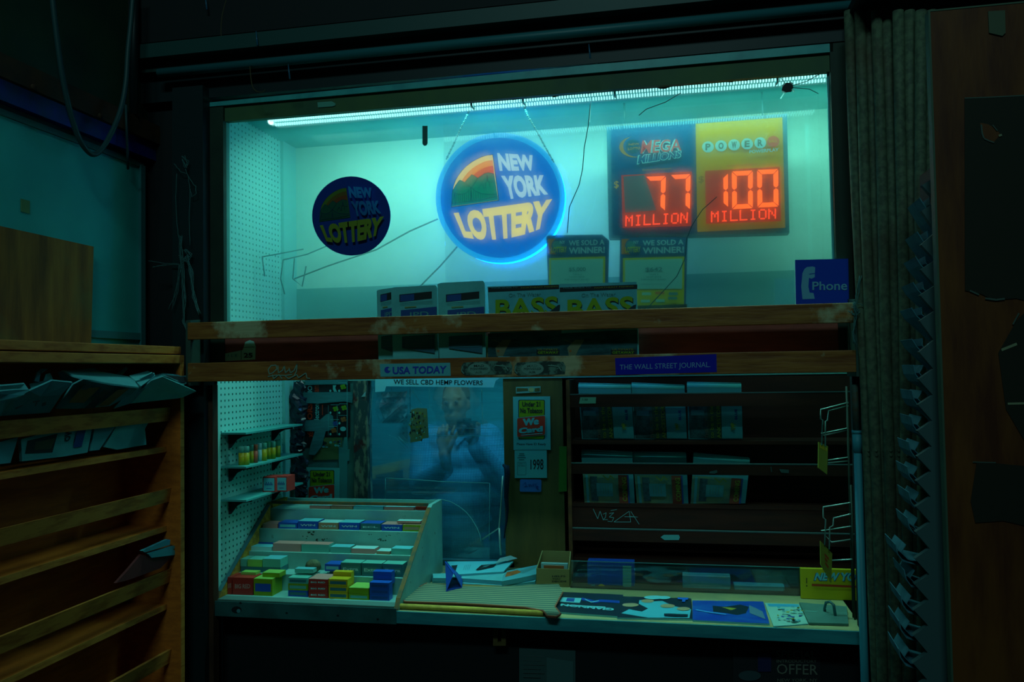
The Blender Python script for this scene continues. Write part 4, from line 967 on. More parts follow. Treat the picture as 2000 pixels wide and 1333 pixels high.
# front step
for (x0, x1, s) in ((415, 453, 'at the left end'), (453.6, 494, 'second from the left end')):
    gum('gum_carton', 'dull red gum carton on the front step, ' + s, x0, x1, 0, 36, GR, None, word='BIG RED', wm=GPK, deep=.06)
o, zz = gum('gum_carton', 'lime green gum carton on the front step beside the red cartons', 495, 532, 0, 35, GG, GLG, strip=GB, deep=.075)
gum('gum_box', 'flat lime gum box lying on top of the green carton', 512, 546, 0, 9, GG, GLG, lift=35.5 * scale_at(tierY[0]), deep=.045, back=.02)
gum('gum_box', 'pale green gum box lying behind the red cartons', 470, 500, 0, 5, GLG, GLG, lift=36.5 * scale_at(tierY[0]), deep=.03, back=.035)
def stackpk(x0, x1, hs, cols, labs, tops, strips=None, words=None, deep=.07, back=0):
    lift = 0
    for i, (h, m) in enumerate(zip(hs, cols)):
        o, zz = gum('gum_pack', labs[i], x0, x1, 0, h - .4, m, tops if i == len(hs) - 1 else None, lift=lift, deep=deep, strip=strips[i] if strips else None, word=words[i] if words else None, back=back)
        lift += h * scale_at(tierY[0])
pos = ('bottom', 'middle', 'top')
stackpk(562, 601, (13, 14, 12), (GB, GG, GT), ['blue gum pack at the bottom of the mixed stack', 'green gum pack in the middle of the mixed stack', 'teal gum pack on top of the mixed stack'], GT, (GDT, GT, GDT), back=.006)
stackpk(602, 640, (13, 13, 13), (GR, GR, GR), ['red gum pack, %s one of the red stack' % p for p in pos], GPK, None, ('BIG RED',) * 3, deep=.07)
stackpk(641, 679, (13.5, 13, 13.5), (GYE, GYE, GYE), ['yellow gum pack, %s one of the yellow stack' % p for p in pos], GYE, (GDT, GDT, GDT), deep=.035)
gum('gum_carton', 'tall yellow gum carton standing behind the yellow stack', 650, 686, 0, 47, GYE, GYE, deep=.03, back=.042)
stackpk(680, 720, (12, 12), (GG, GG), ['green gum pack, bottom one of the pair beside the yellow stack', 'green gum pack, top one of the pair beside the yellow stack'], GLG, (GT, None), deep=.07)
stackpk(721, 760, (12, 12, 12), (GB, GB, GB), ['blue gum pack, %s one of the right front stack' % p for p in pos], GB, (NAVY, NAVY, NAVY), deep=.03)
for i in range(3): gum('gum_pack', 'blue gum pack behind the right front stack, %s one' % pos[i], 728, 765, 0, 8, GB, GCY if i == 1 else None, lift=.060 + i * .0128 - .058 + .04, deep=.035, back=.036)
gum('gum_pack', 'pale teal gum pack lying behind the mixed stack', 575, 612, 0, 8, GT, GCY, lift=.0665, deep=.03, back=.04)
# second step
for i, (x0, x1) in enumerate(((452, 482), (483, 512))): gum('gum_carton', ('first' if i == 0 else 'second') + ' of the pale green cartons at the left of the second step', x0, x1, 1, 15, GLG if i else GT, GT, lift=.018, deep=.05)
gum('gum_carton', 'taller pale green carton right of the others on the second step', 512.5, 548, 1, 17, GT, GCY, lift=.018, deep=.055)
mb = MB(); a, b = P(448, 1100, tierY[1]).x, P(548, 1100, tierY[1]).x; mb.box((max(a, gx0 + .003), tierY[1], tierZ[1]), (b, tierY[1] + .052, tierZ[1] + .0175), GDT); tag(mb.build('gum_tray'), 'slate coloured tray under the pale green cartons', 'tray')
for i, x0 in enumerate((665, 706, 747)):
    gum('gum_pouch', ('left', 'middle', 'right')[i] + ' of the three slate gum cartons with slanted white lettering', x0, x0 + 40, 1, 26, GDT, GT, strip=gp('slate2', (.05, .22, .22)), word='Extra', wm=GWH, deep=.045)
gum('gum_carton', 'blue and white carton left of the slate lettered cartons', 634, 664, 1, 14, GB, GB, strip=GCY, deep=.05, lift=.012)
# blot of a crumpled wrapper between them
mb = MB(); mb.ball(P(612, 1106, tierY[1] + .02), (.028, .018, .022), mat('crumpled_brown', (.06, .09, .05), rough=.9, col2=(.14, .18, .09), ns=60), 9, 6)
o = mb.build('crumpled_wrapper'); tag(o, 'crumpled brownish wrapper between the cartons of the second step', 'wrapper')
# third step
for (x0, x1, h, mf, mt, lab, lf, bk) in ((494, 537, 10, GB, GB, 'dark blue gum box lying at the left back of the third step', 0, .02), (482, 531, 8, GWH, GCY, 'white gum box at the left end of the third step', 0, 0),
        (533, 588, 16, GPK, GPK, 'wide pale pink gum box at the middle left of the third step', 0, 0), (588.5, 643, 16, GT, GPK, 'teal gum box with a pink top in the middle of the third step', 0, 0), (645, 684, 12, GT, GCY, 'pale teal gum box on the third step', 0, 0),
        (686, 732, 10, GPK, GWH, 'pink gum box with a white top on the third step', 0, 0), (735, 762, 6, GOR, GWH, 'flat tan gum box on the third step', 0, 0), (764, 802, 12, GT, GCY, 'teal gum box at the right end of the third step', 0, 0)):
    gum('gum_box', lab, x0, x1, 2, h, mf, mt, lift=lf, deep=.045 if not bk else .025, back=bk + (.03 if bk else 0))
# fourth step
for (x0, x1, h, mf, mt, st, wd, lab) in ((513, 543, 9, GPK, GPK, None, None, 'pink gum packet at the left end of the fourth step'), (544, 581, 12, GB, GB, GCY, None, 'blue gum packet second from the left on the fourth step'), (582, 621.5, 16, GB, GCY, None, 'WIN', 'blue gum packet with a slanted white streak, left of the tan one'),
        (622.5, 661, 14, GOR, GWH, None, 'WIN', 'tan gum packet in the middle of the fourth step'), (662.5, 703, 15, GB, GCY, None, 'WIN', 'blue gum packet just right of the tan one'), (704.5, 744, 14, GDT, GB, None, 'ECL', 'slate gum packet with pale letters on the fourth step'),
        (745.5, 786, 13, GB, GPK, None, 'WIN', 'blue gum packet with a pink top, near the right end of the fourth step'), (787, 826, 13, GG, GOR, GOR, None, 'green and orange gum packet at the right end of the fourth step')):
    gum('gum_packet', lab, x0, x1, 3, h, mf, mt, strip=st, word=wd, deep=.055)
gum('gum_packet', 'pale pink gum packet lying on top at the right of the fourth step', 776, 822, 3, 4, GPK, GWH, lift=.0255, deep=.03, back=.012)
# fifth step
for (x0, x1, h, mf, mt, lab) in ((605, 646, 6, GPK, GWH, 'pink flat gum box at the left of the top step'), (647, 690, 6, GOR, GPK, 'tan flat gum box on the top step'), (691, 750, 6, GCY, GCY, 'cyan flat gum box on the top step'), (751, 810, 6, GPK, GWH, 'wide pink and white gum box on the top step')):
    gum('gum_box', lab, x0, x1, 4, h, mf, mt, deep=.05)
gum('gum_box', 'bright red flat gum box at the right end of the top step', 813, 853, 4, 7, REDC, GPK, deep=.04, back=.012)
# ================================================================ newspaper rack on the right of the lower opening
YR = .40
Q4 = (1100, 720, 3.3333)
nr = thing('newspaper_rack', 'dark brown newspaper rack with railed shelves, right of the plywood', 'rack', (.2, .48, ZC))
rx0, rx1 = xpx(1116, YR, 900), .70
def rr_(py): return zpx(1390, py, YR)
mb = MB(); mb.box((rx0, .535, ZC), (rx1, .548, ZL - .005), RACKWOOD); mb.build('back_board', nr)
mb = MB(); mb.box((rx0 - .012, YR - .01, ZC), (rx0, .548, ZL - .005), RACKWOOD); mb.build('side_panel', nr)
mb = MB(); mb.box((rx0 - .0125, YR - .013, ZC), (rx0 + .0, YR - .01, ZL - .005), mat('worn_rack_edge', (.12, .055, .015), rough=.7, col2=(.05, .02, .01), ns=20)); mb.build('side_edge', nr)
EDGEL = mat('rubbed_rail_edge', (.05, .10, .10), rough=.45)
rails = []
for a, b in ((767.5, 794), (906, 928), (1037, 1062)):
    mb = MB(); mb.box((rx0, YR - .006, rr_(b)), (rx1, YR + .006, rr_(a)), RACKWOOD); mb.box((rx0, YR - .0065, rr_(a) - .003), (rx1, YR + .0065, rr_(a) + .0005), EDGEL); rails.append(mb.build('rail', nr))
for a in (862, 988, 1098):
    mb = MB(); mb.box((rx0, YR + .008, rr_(a + 7)), (rx1, .535, rr_(a)), RACKWOOD); mb.build('shelf', nr)
for a in (866, 992):
    mb = MB(); mb.box((rx0, .50, rr_(a + 40)), (rx1, .51, rr_(a)), RACKWOOD); mb.build('shelf_backstop', nr)
mb = MB(); c = Pix(mb, 'y', YR - .0066, *Q4); c.poly([(112, 188), (214, 188), (212, 228), (103, 230)], col('railtag', (.14, .36, .24))); c.tbox('2.50', 122, 196, 160, 208, INK); o = mb.build('price_label', rails[0])
mb = MB(); c = Pix(mb, 'y', YR - .0066, *Q4); c.poly([(655, 1084), (752, 1084), (760, 1100), (752, 1118), (660, 1118), (634, 1100)], col('railoval', (.09, .40, .42))); mb.build('worn_label', rails[2])
mb = MB(); c = Pix(mb, 'y', YR - .0066, *Q4); c.poly([(955, 672), (1000, 662), (1004, 678), (985, 686), (950, 684)], EDGEL); c.poly([(1405, 655), (1470, 660), (1468, 682), (1420, 680)], EDGEL); c.line([(1352, 640), (1356, 675)], 6, EDGEL); mb.build('scuff', rails[1])
mb = MB(); mb.box((rx0, YR + .010, rr_(1036)), (rx1, YR + .016, rr_(996)), RACKWOOD)
c = Pix(mb, 'y', YR + .009, *Q4); GW = col('graffiti_white', (.12, .36, .38))
for ln in ([(195, 915), (225, 980), (240, 930), (262, 990)], [(260, 950), (280, 940), (275, 970), (262, 985), (290, 985)], [(300, 945), (330, 940), (300, 968), (330, 972), (318, 998), (290, 995)], [(330, 1000), (430, 930), (440, 1000), (330, 1000)], [(400, 965), (485, 968), (430, 962)], [(440, 930), (495, 1015)], [(310, 925), (350, 918)]): c.line(ln, 3.5, GW)
mb.build('graffiti_board', nr)
mb = MB(); mb.box((rx0, .306, ZC + .0004), (rx1 - .2, .535, ZC + .005), RACKWOOD); mb.build('dark_plank', nr)  # dark plank added to darken the counter behind the low screen
# folded newspapers, three on each of two shelves
NPD = mat('photo_print_dark', (.015, .05, .06), rough=.7, col2=(.05, .14, .16), ns=40); NPP = mat('paper_bluish', (.06, .34, .40), rough=.8); NPW = mat('paper_fold_white', (.09, .50, .54), rough=.8)
NPY = mat('paper_yellow_print', (.16, .27, .15), rough=.8, col2=(.09, .22, .18), ns=25); NPR = mat('paper_red_band', (.20, .05, .03), rough=.7)
def fold(name, lab, tl, tr, br, bl, Y, draw, paper):
    mb = MB(); c = Pix(mb, 'y', Y, *Q4, k=0); c.slab([tl, tr, br, bl], .016, paper)
    a, b = c.pt(*tl), c.pt(*tr); d = Vector((0, .012, 0)); mb.tube([a + d, b + d], .0125, NPW, 10)
    for k in range(4): mb.tube([a + Vector((.001, .006 + k * .006, .0135)), b + Vector((-.001, .006 + k * .006, .0125))], .0012, PAPER2, 5)
    c.k = 1; draw(c, tl, tr, br, bl); return tag(mb.build(name), lab, 'newspaper', 'folded newspapers in the brown rack')
def bil(tl, tr, br, bl):
    def B(u, v): return tuple((tl[i] * (1 - u) + tr[i] * u) * (1 - v) + (bl[i] * (1 - u) + br[i] * u) * v for i in (0, 1))
    return B
def up1(c, *q):
    B = bil(*q); R = lambda u0, v0, u1, v1, m: c.poly([B(u0, v0), B(u1, v0), B(u1, v1), B(u0, v1)], m)
    R(.02, .12, .36, .98, NPD); R(.06, .45, .3, .55, col('sky_print', (.05, .20, .24))); R(.36, .12, .62, .98, col('headline_dark', (.03, .08, .06)))
    vt = lambda s, u0, v0, u1, v1, m, b=.01: c.text(s, B(u0, v1), B(u0, v0), B(u1, v0), B(u1, v1), m, b)
    vt('THE CITY', .31, .55, .37, .98, col('small_caps', (.16, .12, .08))); vt('to be in the', .40, .35, .47, .98, OLV); vt('ANCESTOR', .53, .35, .60, .98, OLV)
    R(.62, .12, 1.0, .98, NPP)
    for i in range(6): c.line([B(.64 + i * .02, .15), B(.64 + i * .02, .95)], 1.6, PAPER2)
    vt('BLUE', .86, .42, .91, .62, NAVY, .05); vt('WP', .78, .68, .88, .82, OLV, .02); c.disc(*B(.82, .74), 8, 12, OLV, 10)
def low1(c, *q):
    B = bil(*q); R = lambda u0, v0, u1, v1, m: c.poly([B(u0, v0), B(u1, v0), B(u1, v1), B(u0, v1)], m)
    R(.0, .4, .70, 1.0, NPY); R(.05, .42, .10, 1.0, NPP); R(.14, .45, .28, .95, NPD); R(.26, .58, .58, .85, col('map_print', (.07, .32, .36)))
    for i in range(4): c.line([B(.34 + i * .05, .62), B(.34 + i * .05, .80)], 2.5, NPY)
    c.line([B(.4, .42), B(.5, .52), B(.55, .42), B(.62, .5)], 6, OLV)
    R(.70, .4, .88, 1.0, NPR); c.text('COMING', B(.77, .95), B(.77, .45), B(.86, .45), B(.86, .95), OLV, .03); R(.88, .4, .91, 1.0, NAVY)
for i, (tl, tr, br, bl, Y) in enumerate((((98, 122), (440, 128), (462, 462), (122, 462), .425), ((444, 120), (790, 134), (806, 462), (466, 462), .432), ((806, 116), (1160, 122), (1168, 462), (816, 462), .425))):
    fold('newspaper', 'folded paper with a dark photo, %s on the upper railed shelf' % ('leftmost', 'middle one', 'rightmost')[i], tl, tr, br, bl, Y, up1, NPP)
for i, (tl, tr, br, bl, Y) in enumerate((((118, 556), (450, 570), (465, 880), (140, 880), .425), ((452, 570), (802, 575), (815, 880), (480, 880), .432), ((848, 578), (1215, 612), (1186, 880), (830, 880), .425))):
    fold('newspaper', 'folded paper with red band and map, %s on the lower railed shelf' % ('leftmost', 'middle one', 'crooked rightmost')[i], tl, tr, br, bl, Y, low1, NPP)
# wire hooks with price cards, hanging from the right jamb
Q2 = (1500, 740, 3.027)
YEC = mat('yellow_price_card', (.22, .26, .03), rough=.6)
def hookset(lab, paths, cardq, deco, Y0, zb):
    p0 = P(1500 + cardq[0][0] / 3.027, 740 + cardq[0][1] / 3.027, Y0)
    t = thing('wire_display', lab, 'rack', (p0.x, Y0, p0.z), 'wire hook racks by the pole')
    for pth in paths:
        mb = MB(); pp = [P(1500 + x / 3.027, 740 + y / 3.027, Y0) for x, y in pth]; 
        if pth[0][0] > 460: pp = [Vector((.478, Y0, pp[0].z + (.478 - pp[0].x) * .1))] + pp
        mb.tube(pp, .0022, WIRE, 6); mb.build('wire', t)
    mb = MB(); a, b, c_, d = [P(1500 + x / 3.027, 740 + y / 3.027, Y0 + (.0 if i in (0, 3) else .02)) for i, (x, y) in enumerate(cardq)]
    n = (b - a).cross(d - a).normalized() * .003
    mb.prism([a, b, c_, d], n, YEC); 
    lerp = lambda u, v: (a * (1 - u) + b * u) * (1 - v) + (d * (1 - u) + c_ * u) * v
    off = n * (-.2 if n.y > 0 else 1.2)
    for (u0, v0, u1, v1, m) in deco: mb.face([lerp(u0, v0) + off, lerp(u1, v0) + off, lerp(u1, v1) + off, lerp(u0, v1) + off], m)
    mb.build('price_card', t)
    mb = MB(); mb.tube([(.480, Y0, ZC), (.480, Y0, t.location.z + .16)], .003, DARK2, 6); mb.build('upright', t)
hookset('wire hook rack with a plain yellowish card, upper one beside the grey pole', [[(475, 142), (312, 183), (310, 238), (322, 245), (318, 392)], [(475, 160), (358, 190), (352, 248), (340, 252), (338, 400)], [(475, 293), (315, 325), (330, 336), (475, 302)], [(480, 465), (355, 483)], [(480, 487), (355, 498)]],
        [(300, 375), (355, 400), (350, 567), (298, 528)], [(.1, .08, .9, .2, GYE)], .10, 0)
hookset('wire hook rack with a yellow card and red mark, lower one beside the grey pole', [[(482, 735), (326, 760), (326, 820), (340, 835), (335, 985)], [(482, 803), (388, 825), (385, 870), (365, 880), (362, 1010)], [(482, 875), (315, 900), (375, 968), (488, 952)], [(488, 1070), (380, 1075)]],
        [(310, 960), (380, 1035), (375, 1210), (312, 1100)], [(.35, .3, .7, .38, PRED), (.35, .45, .6, .53, PRED), (.4, .6, .7, .68, PRED)], .08, 0)

# ================================================================ things on the right of the counter
Q5 = (750, 1050, 4.0); Q6B = (1080, 1050, 3.2258)
mb = MB(); c = Pix(mb, 'y', .30, *Q6B, k=0)
a = P(1115, 1097, .30); b = P(1680, 1112, .30); mb.box((a.x, .30, ZC + .0008), (b.x, .303, a.z), ACRYL); mb.box((a.x, .2995, a.z), (b.x, .3035, a.z + .002), col('acr_rim', (.06, .22, .22), rough=.3))
tag(mb.build('acrylic_screen'), 'low clear plastic screen along the counter in front of the brown rack', 'screen')
BXB = mat('royal_blue_box', (.006, .055, .34), rough=.4, col2=(.006, .045, .27), ns=20, stretch=(8, 1, 1))
def upbox(name, lab, cat, x0, x1, y0, Y, t, m, deco=None, crop=Q6B, zb=ZC + .0055):
    a = P(crop[0] + x0 / crop[2], crop[1] + y0 / crop[2], Y); b = P(crop[0] + x1 / crop[2], crop[1] + y0 / crop[2], Y)
    mb = MB(); mb.box((a.x, Y, zb + .0005), (b.x, Y + t, a.z), m, .002); c = Pix(mb, 'y', Y, *crop)
    if deco: deco(c)
    return tag(mb.build(name), lab, cat)
def bxd(c):
    c.rect(440, 180, 494, 335, col('boxlabel', (.10, .36, .28))); 
    for i in range(8): c.line([(448, 190 + i * 17), (486, 191 + i * 17)], 3, PAPER2)
    c.disc(306, 316, 24, 24, GYE); c.poly([(228, 335), (240, 300), (262, 292), (275, 312), (285, 338)], col('boxfig', (.04, .26, .34)))
upbox('cardboard_box', 'royal blue box with a pale label strip, behind the low clear screen', 'box', 215, 511, 152, .33, .05, BXB, bxd)
WRAP = mat('clear_wrapped_paper', (.05, .22, .26), rough=.25, col2=(.03, .15, .18), ns=8, spec=.6)
upbox('wrapped_bundle', 'dim taller plastic wrapped bundle behind the clear screen, left of two', 'bundle', 815, 1118, 238, .34, .04, WRAP, lambda c: c.rect(818, 315, 1112, 365, col('bundle_band', (.07, .28, .31))))
upbox('wrapped_bundle', 'dim low plastic wrapped bundle behind the clear screen, right of two', 'bundle', 1140, 1460, 300, .34, .04, WRAP, lambda c: c.rect(1145, 322, 1452, 372, col('bundle_band', (.07, .28, .31))))
def nyo(c):
    c.text('NEW YO', (1655, 226), (1912, 226), (1908, 280), (1640, 276), NAVY, .07); c.text('NEW YO', (1660, 222), (1908, 222), (1900, 276), (1645, 272), mat('pale_cyan_letters', (.10, .50, .56)), .04)
    c.line([(1630, 300), (1925, 312)], 14, PRED); c.line([(1598, 255), (1598, 290)], 5, INK); c.disc(1598, 305, 4, 5, INK, 8)
upbox('shop_sign', 'yellow sign with slanted pale capitals behind the lower wire hook rack', 'sign', 1557, 1930, 194, .275, .012, mat('sign_yellow', (.45, .42, .012), rough=.4), nyo, zb=ZC)
# magazines lying along the counter
def lying(name, lab, pts, m, t, draw=None, crop=Q6B, z=ZC, grp='magazines lying on the counter', cat='magazine', mside=None):
    mb = MB(); c = Pix(mb, 'z', z + t + .0005, *crop, k=0, step=.0004); c.slab(pts, t, m, mside)
    if draw: draw(c)
    return tag(mb.build(name), lab, cat, grp)
MGW = mat('magazine_white_print', (.12, .48, .54), rough=.35); MSK = mat('magazine_skin_print', (.30, .27, .16), rough=.35); MBL = mat('magazine_blue', (.008, .05, .36), rough=.3, col2=(.012, .12, .42), ns=9, stretch=(1, 3, 1)); MDK = mat('magazine_dark', (.010, .03, .045), rough=.3)
def giannon(c):
    c.poly([(40, 378), (180, 385), (168, 415), (22, 405)], MGW); c.poly([(90, 384), (138, 386), (132, 408), (82, 404)], NAVY)
    c.line([(180, 390), (265, 410), (300, 402), (420, 410)], 16, mat('blue_gloss_print', (.01, .06, .34), rough=.3)); c.line([(200, 392), (240, 412), (290, 404)], 5, MGW)
    c.text('GIANNON', (380, 468), (45, 436), (52, 422), (388, 452), MGW, .05); c.line([(112, 434), (330, 446)], 6, MGW)
lying('magazine', 'dark magazine with upside-down white lettering, beside the striped rug', [(70, 345), (443, 362), (408, 498), (-5, 468)], MDK, .005, giannon, mside=MGW)
def people(c):
    c.poly([(545, 398), (610, 392), (640, 405), (690, 402), (760, 435), (870, 455), (860, 510), (600, 508), (430, 480), (480, 455), (560, 470), (600, 450), (540, 420)], mat('magazine_cyan_clothes', (.06, .40, .50), rough=.35))
    for x, y, rx, ry in ((488, 428, 52, 12), (596, 404, 40, 11), (722, 436, 46, 12), (822, 455, 42, 11)): c.disc(x, y, rx, ry, MSK)
    for x, y, rx, ry in ((636, 384, 62, 12), (700, 386, 40, 10)): c.disc(x, y, rx, ry, MGW)
    c.poly([(785, 385), (855, 388), (850, 400), (835, 400), (832, 414), (812, 413), (815, 399), (786, 397)], mat('magazine_bright_blue', (.01, .12, .55), rough=.35)); c.line([(700, 495), (850, 500)], 14, MDK)
lying('magazine', 'magazine with a photo of several people, second along the counter edge', [(440, 372), (872, 385), (880, 515), (405, 506)], MDK, .005, people, mside=MGW)
def bluem(c):
    c.poly([(1005, 432), (1080, 440), (1180, 425), (1235, 440), (1215, 480), (1160, 492), (1090, 478), (1010, 470)], MDK); c.poly([(1060, 440), (1160, 450), (1120, 462)], OLV); c.poly([(1235, 430), (1320, 470), (1340, 520), (1240, 480)], mat('magazine_grey_ray', (.06, .16, .24)))
    c.line([(900, 460), (1000, 478), (1090, 490)], 8, mat('magazine_mid_blue', (.02, .20, .50)))
lying('magazine', 'bright blue magazine with a dark shape, third along the counter edge', [(878, 398), (1325, 405), (1365, 545), (880, 522)], MBL, .005, bluem, mside=MGW)
def maps(c):
    rnd = random.Random(3)
    c.poly([(1350, 420), (1545, 424), (1550, 440), (1360, 437)], mat('map_title_blue', (.03, .30, .48)))
    for i in range(34):
        x, y = rnd.uniform(1385, 1560), rnd.uniform(448, 538); x += (y - 440) * .25; c.poly([(x, y), (x + rnd.uniform(8, 24), y + 2), (x + rnd.uniform(8, 20), y + rnd.uniform(5, 12)), (x - 3, y + 7)], rnd.choice([NAVY, GREYP, OLV, PAPER2]))
lying('leaflet', 'pale leaflet printed with a small map, right of the bright blue magazine', [(1335, 415), (1550, 420), (1608, 545), (1390, 562)], mat('leaflet_pale', (.22, .50, .42), rough=.5), .003, maps, cat='leaflet', mside=MGW)
tray = thing('clipboard', 'dull green clipboard with a metal clip at the right end of the counter', 'clipboard', PZ(1620, 1205, ZC))
mb = MB(); c = Pix(mb, 'z', ZC + .0075, *Q6B, k=0); c.slab([(1552, 410), (1850, 436), (1862, 545), (1612, 538)], .006, mat('dull_green_board', (.07, .20, .17), rough=.45, col2=(.05, .15, .13), ns=10)); c.line([(1590, 465), (1665, 470)], 6, col('clipscuff', (.10, .30, .26))); mb.build('board', tray)
mb = MB(); q = PZ(1080 + 1780 / 3.2258, 1050 + 495 / 3.2258, ZC + .008); mb.tube([q, q + Vector((-.004, 0, .03)), q + Vector((-.012, .01, .036)), q + Vector((-.02, .03, .028)), q + Vector((-.022, .04, .01)), q + Vector((-.022, .042, .0))], .004, col('clipmetal', (.04, .16, .17), rough=.3, metal=.5), 8); mb.build('clip', tray)
# striped rug with rust edging and the foam roll beneath its front
rug = thing('rug', 'small striped rug with rust coloured edging lying on the counter', 'rug', PZ(930, 1170, ZC))
RUGP = [(335, 356), (600, 382), (800, 386), (1000, 380), (1180, 368), (1365, 366), (1397, 428), (1335, 540), (1380, 597), (1345, 617), (1275, 612), (1245, 572), (1100, 545), (830, 527), (560, 512), (300, 505), (160, 500), (137, 462)]
zr = ZC + .012
mb = MB(); c = Pix(mb, 'z', zr + .006, *Q5, k=0); c.slab(RUGP, .006, MAT_RUG, RUGEDGE); mb.build('pile', rug)
mb = MB(); mb.tube([c.pt(x, y, .002) for x, y in [(1397, 428), (1335, 540), (1380, 597), (1345, 617), (1275, 612), (1245, 572), (1100, 545), (830, 527), (560, 512), (300, 505), (160, 500), (137, 462), (240, 405), (335, 356)]], .0028, RUGEDGE, 7); mb.build('edging', rug)
mb = MB(); c2 = Pix(mb, 'z', ZC, *Q5, k=0); a = c2.pt(100, 560); b = c2.pt(1245, 618); mb.tube([a + Vector((0, .0, .0085)), a.lerp(b, .5) + Vector((0, .002, .0088)), b + Vector((0, 0, .0085))], .0082, FOAM, 10)
tag(mb.build('foam_roll'), 'yellowish foam strip along the counter edge in front of the striped rug', 'foam')
mb = MB(); mb.box((PZ(790, 1150, ZC).x, .08, ZC), (PZ(1085, 1150, ZC).x, .26, zr - .0005), col('padding', (.20, .16, .05)));
tag(mb.build('rug_padding'), 'flat brown padding board beneath the striped rug', 'padding')
# blue three-sided card stand
tri = thing('card_stand', 'blue folded three-sided card standing on the striped rug', 'stand', PZ(885, 1155, zr + .006))
zt_ = zr + .0066
def near(px, py): return PZ(px, py, zt_)
A1, A2 = PZ(750 + 487 / 4, 1050 + 424 / 4, zt_), PZ(750 + 606 / 4, 1050 + 395 / 4, zt_)
B1, B2 = A1 + Vector((-.025, .12, 0)), A2 + Vector((-.030, .12, 0))
Ha = P(750 + 545 / 4, 1050 + 282 / 4, (A1.y + A2.y) / 2); Hb = P(750 + 478 / 4, 1050 + 190 / 4, (B1.y + B2.y) / 2)
mb = MB(); TB = mat('blue_card', (.008, .06, .42), rough=.35)
for p, q, r, s_ in ((A1, Ha, Hb, B1), (Ha, A2, B2, Hb), (A1, A2, B2, B1)):
    n = (q - p).cross(s_ - p).normalized() * .002; mb.prism([p, q, r, s_], n, TB)
mb.build('folded_card', tri)
# pile of newspapers behind the rug
pgrp = 'papers piled behind the rug'
def sheet(lab, pts, z, t, m, draw=None):
    return lying('newspaper', lab, pts, m, t, draw, Q5, z, pgrp, 'newspaper', mside=PAPER2)
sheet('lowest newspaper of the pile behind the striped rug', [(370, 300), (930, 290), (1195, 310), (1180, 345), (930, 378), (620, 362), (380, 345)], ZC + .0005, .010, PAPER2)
sheet('grey newspaper in the middle of the pile behind the rug', [(380, 285), (920, 265), (1000, 300), (920, 342), (640, 322), (385, 318)], ZC + .0115, .012, PAPER)
def pg(c):
    c.poly([(525, 222), (575, 218), (560, 262), (550, 268)], INK); 
    for i in range(4): c.line([(635 + i * 14, 218), (620 + i * 14, 258)], 4, PAPER2)
    c.poly([(760, 222), (880, 212), (860, 235), (740, 262), (715, 262)], INK); c.poly([(770, 232), (860, 218), (800, 240)], GREYP)
sheet('white front page with black pictures on top of the pile behind the rug', [(492, 190), (1012, 186), (960, 240), (935, 268), (700, 282), (585, 290), (545, 262)], ZC + .0245, .006, mat('bright_newsprint', (.10, .56, .66), rough=.8), pg)
def org(c):
    c.poly([(960, 275), (1040, 258), (1080, 272), (1000, 300), (945, 312)], mat('orange_photo', (.50, .15, .03), rough=.5, col2=(.20, .08, .03), ns=60)); c.poly([(1060, 262), (1190, 226), (1185, 240), (1080, 285)], GREYP)
sheet('folded paper with an orange picture at the right end of the pile', [(930, 300), (960, 262), (1200, 216), (1188, 290), (1060, 318), (920, 344)], ZC + .0125, .016, PAPER2, org)
mb = MB(); c = Pix(mb, 'z', ZC + .03, *Q5, k=0); a = [c.pt(*q) for q in ((700, 262), (870, 226), (905, 200), (960, 205), (925, 262))]
mb.ribbon([a[0], a[1] + Vector((0, 0, .010)), a[2] + Vector((0, 0, .016)), a[3] + Vector((0, 0, .008))], (.03, .045, .0), .001, PAPERBK)
tag(mb.build('newspaper'), 'loose curled sheet on top of the white front page', 'newspaper', pgrp)
# card box beside the pile
hb = thing('leaflet_box', 'brown card leaflet box reading HELPS YOU DECIDE against the plywood', 'box', P(1080, 1150, .33))
BRC = mat('olive_brown_card', (.21, .20, .07), rough=.7)
bx0, bx1 = P(1048, 1150, .31).x, P(1112, 1150, .31).x; bz = P(1080, 1112, .31).z; bzb = P(1080, 1077, .37).z
mb = MB(); mb.box((bx0, .31, ZC + .0005), (bx1, .313, bz), BRC); c = Pix(mb, 'y', .3098, *Q5)
for i, t in enumerate(('HELPS', 'YOU', 'DECIDE')): c.tbox(t, 1314, 298 + i * 20, 1314 + (104, 62, 112)[i], 312 + i * 20, INK, .02)
mb.build('front', hb)
mb = MB(); mb.box((bx0 + .01, .370, ZC + .0005), (bx1, .373, bzb), BRC); mb.build('back', hb)
for x in (bx0, bx1 - .003):
    mb = MB(); mb.prism([(x, .3135, ZC + .0005), (x, .370, ZC + .0005), (x + (.01 if x == bx0 else 0), .370, bzb), (x, .3135, bz)], (.003, 0, 0), BRC); mb.build('side', hb)
mb = MB(); mb.box((bx0 + .012, .335, ZC + .002), (bx1 - .008, .350, bz + .012), PAPERBK); mb.box((bx0 + .022, .330, ZC + .002), (bx1 - .02, .3345, bz + .006), POR)
tag(mb.build('leaflet_stack'), 'small stack of pale and orange leaflets inside the brown card box', 'leaflet')

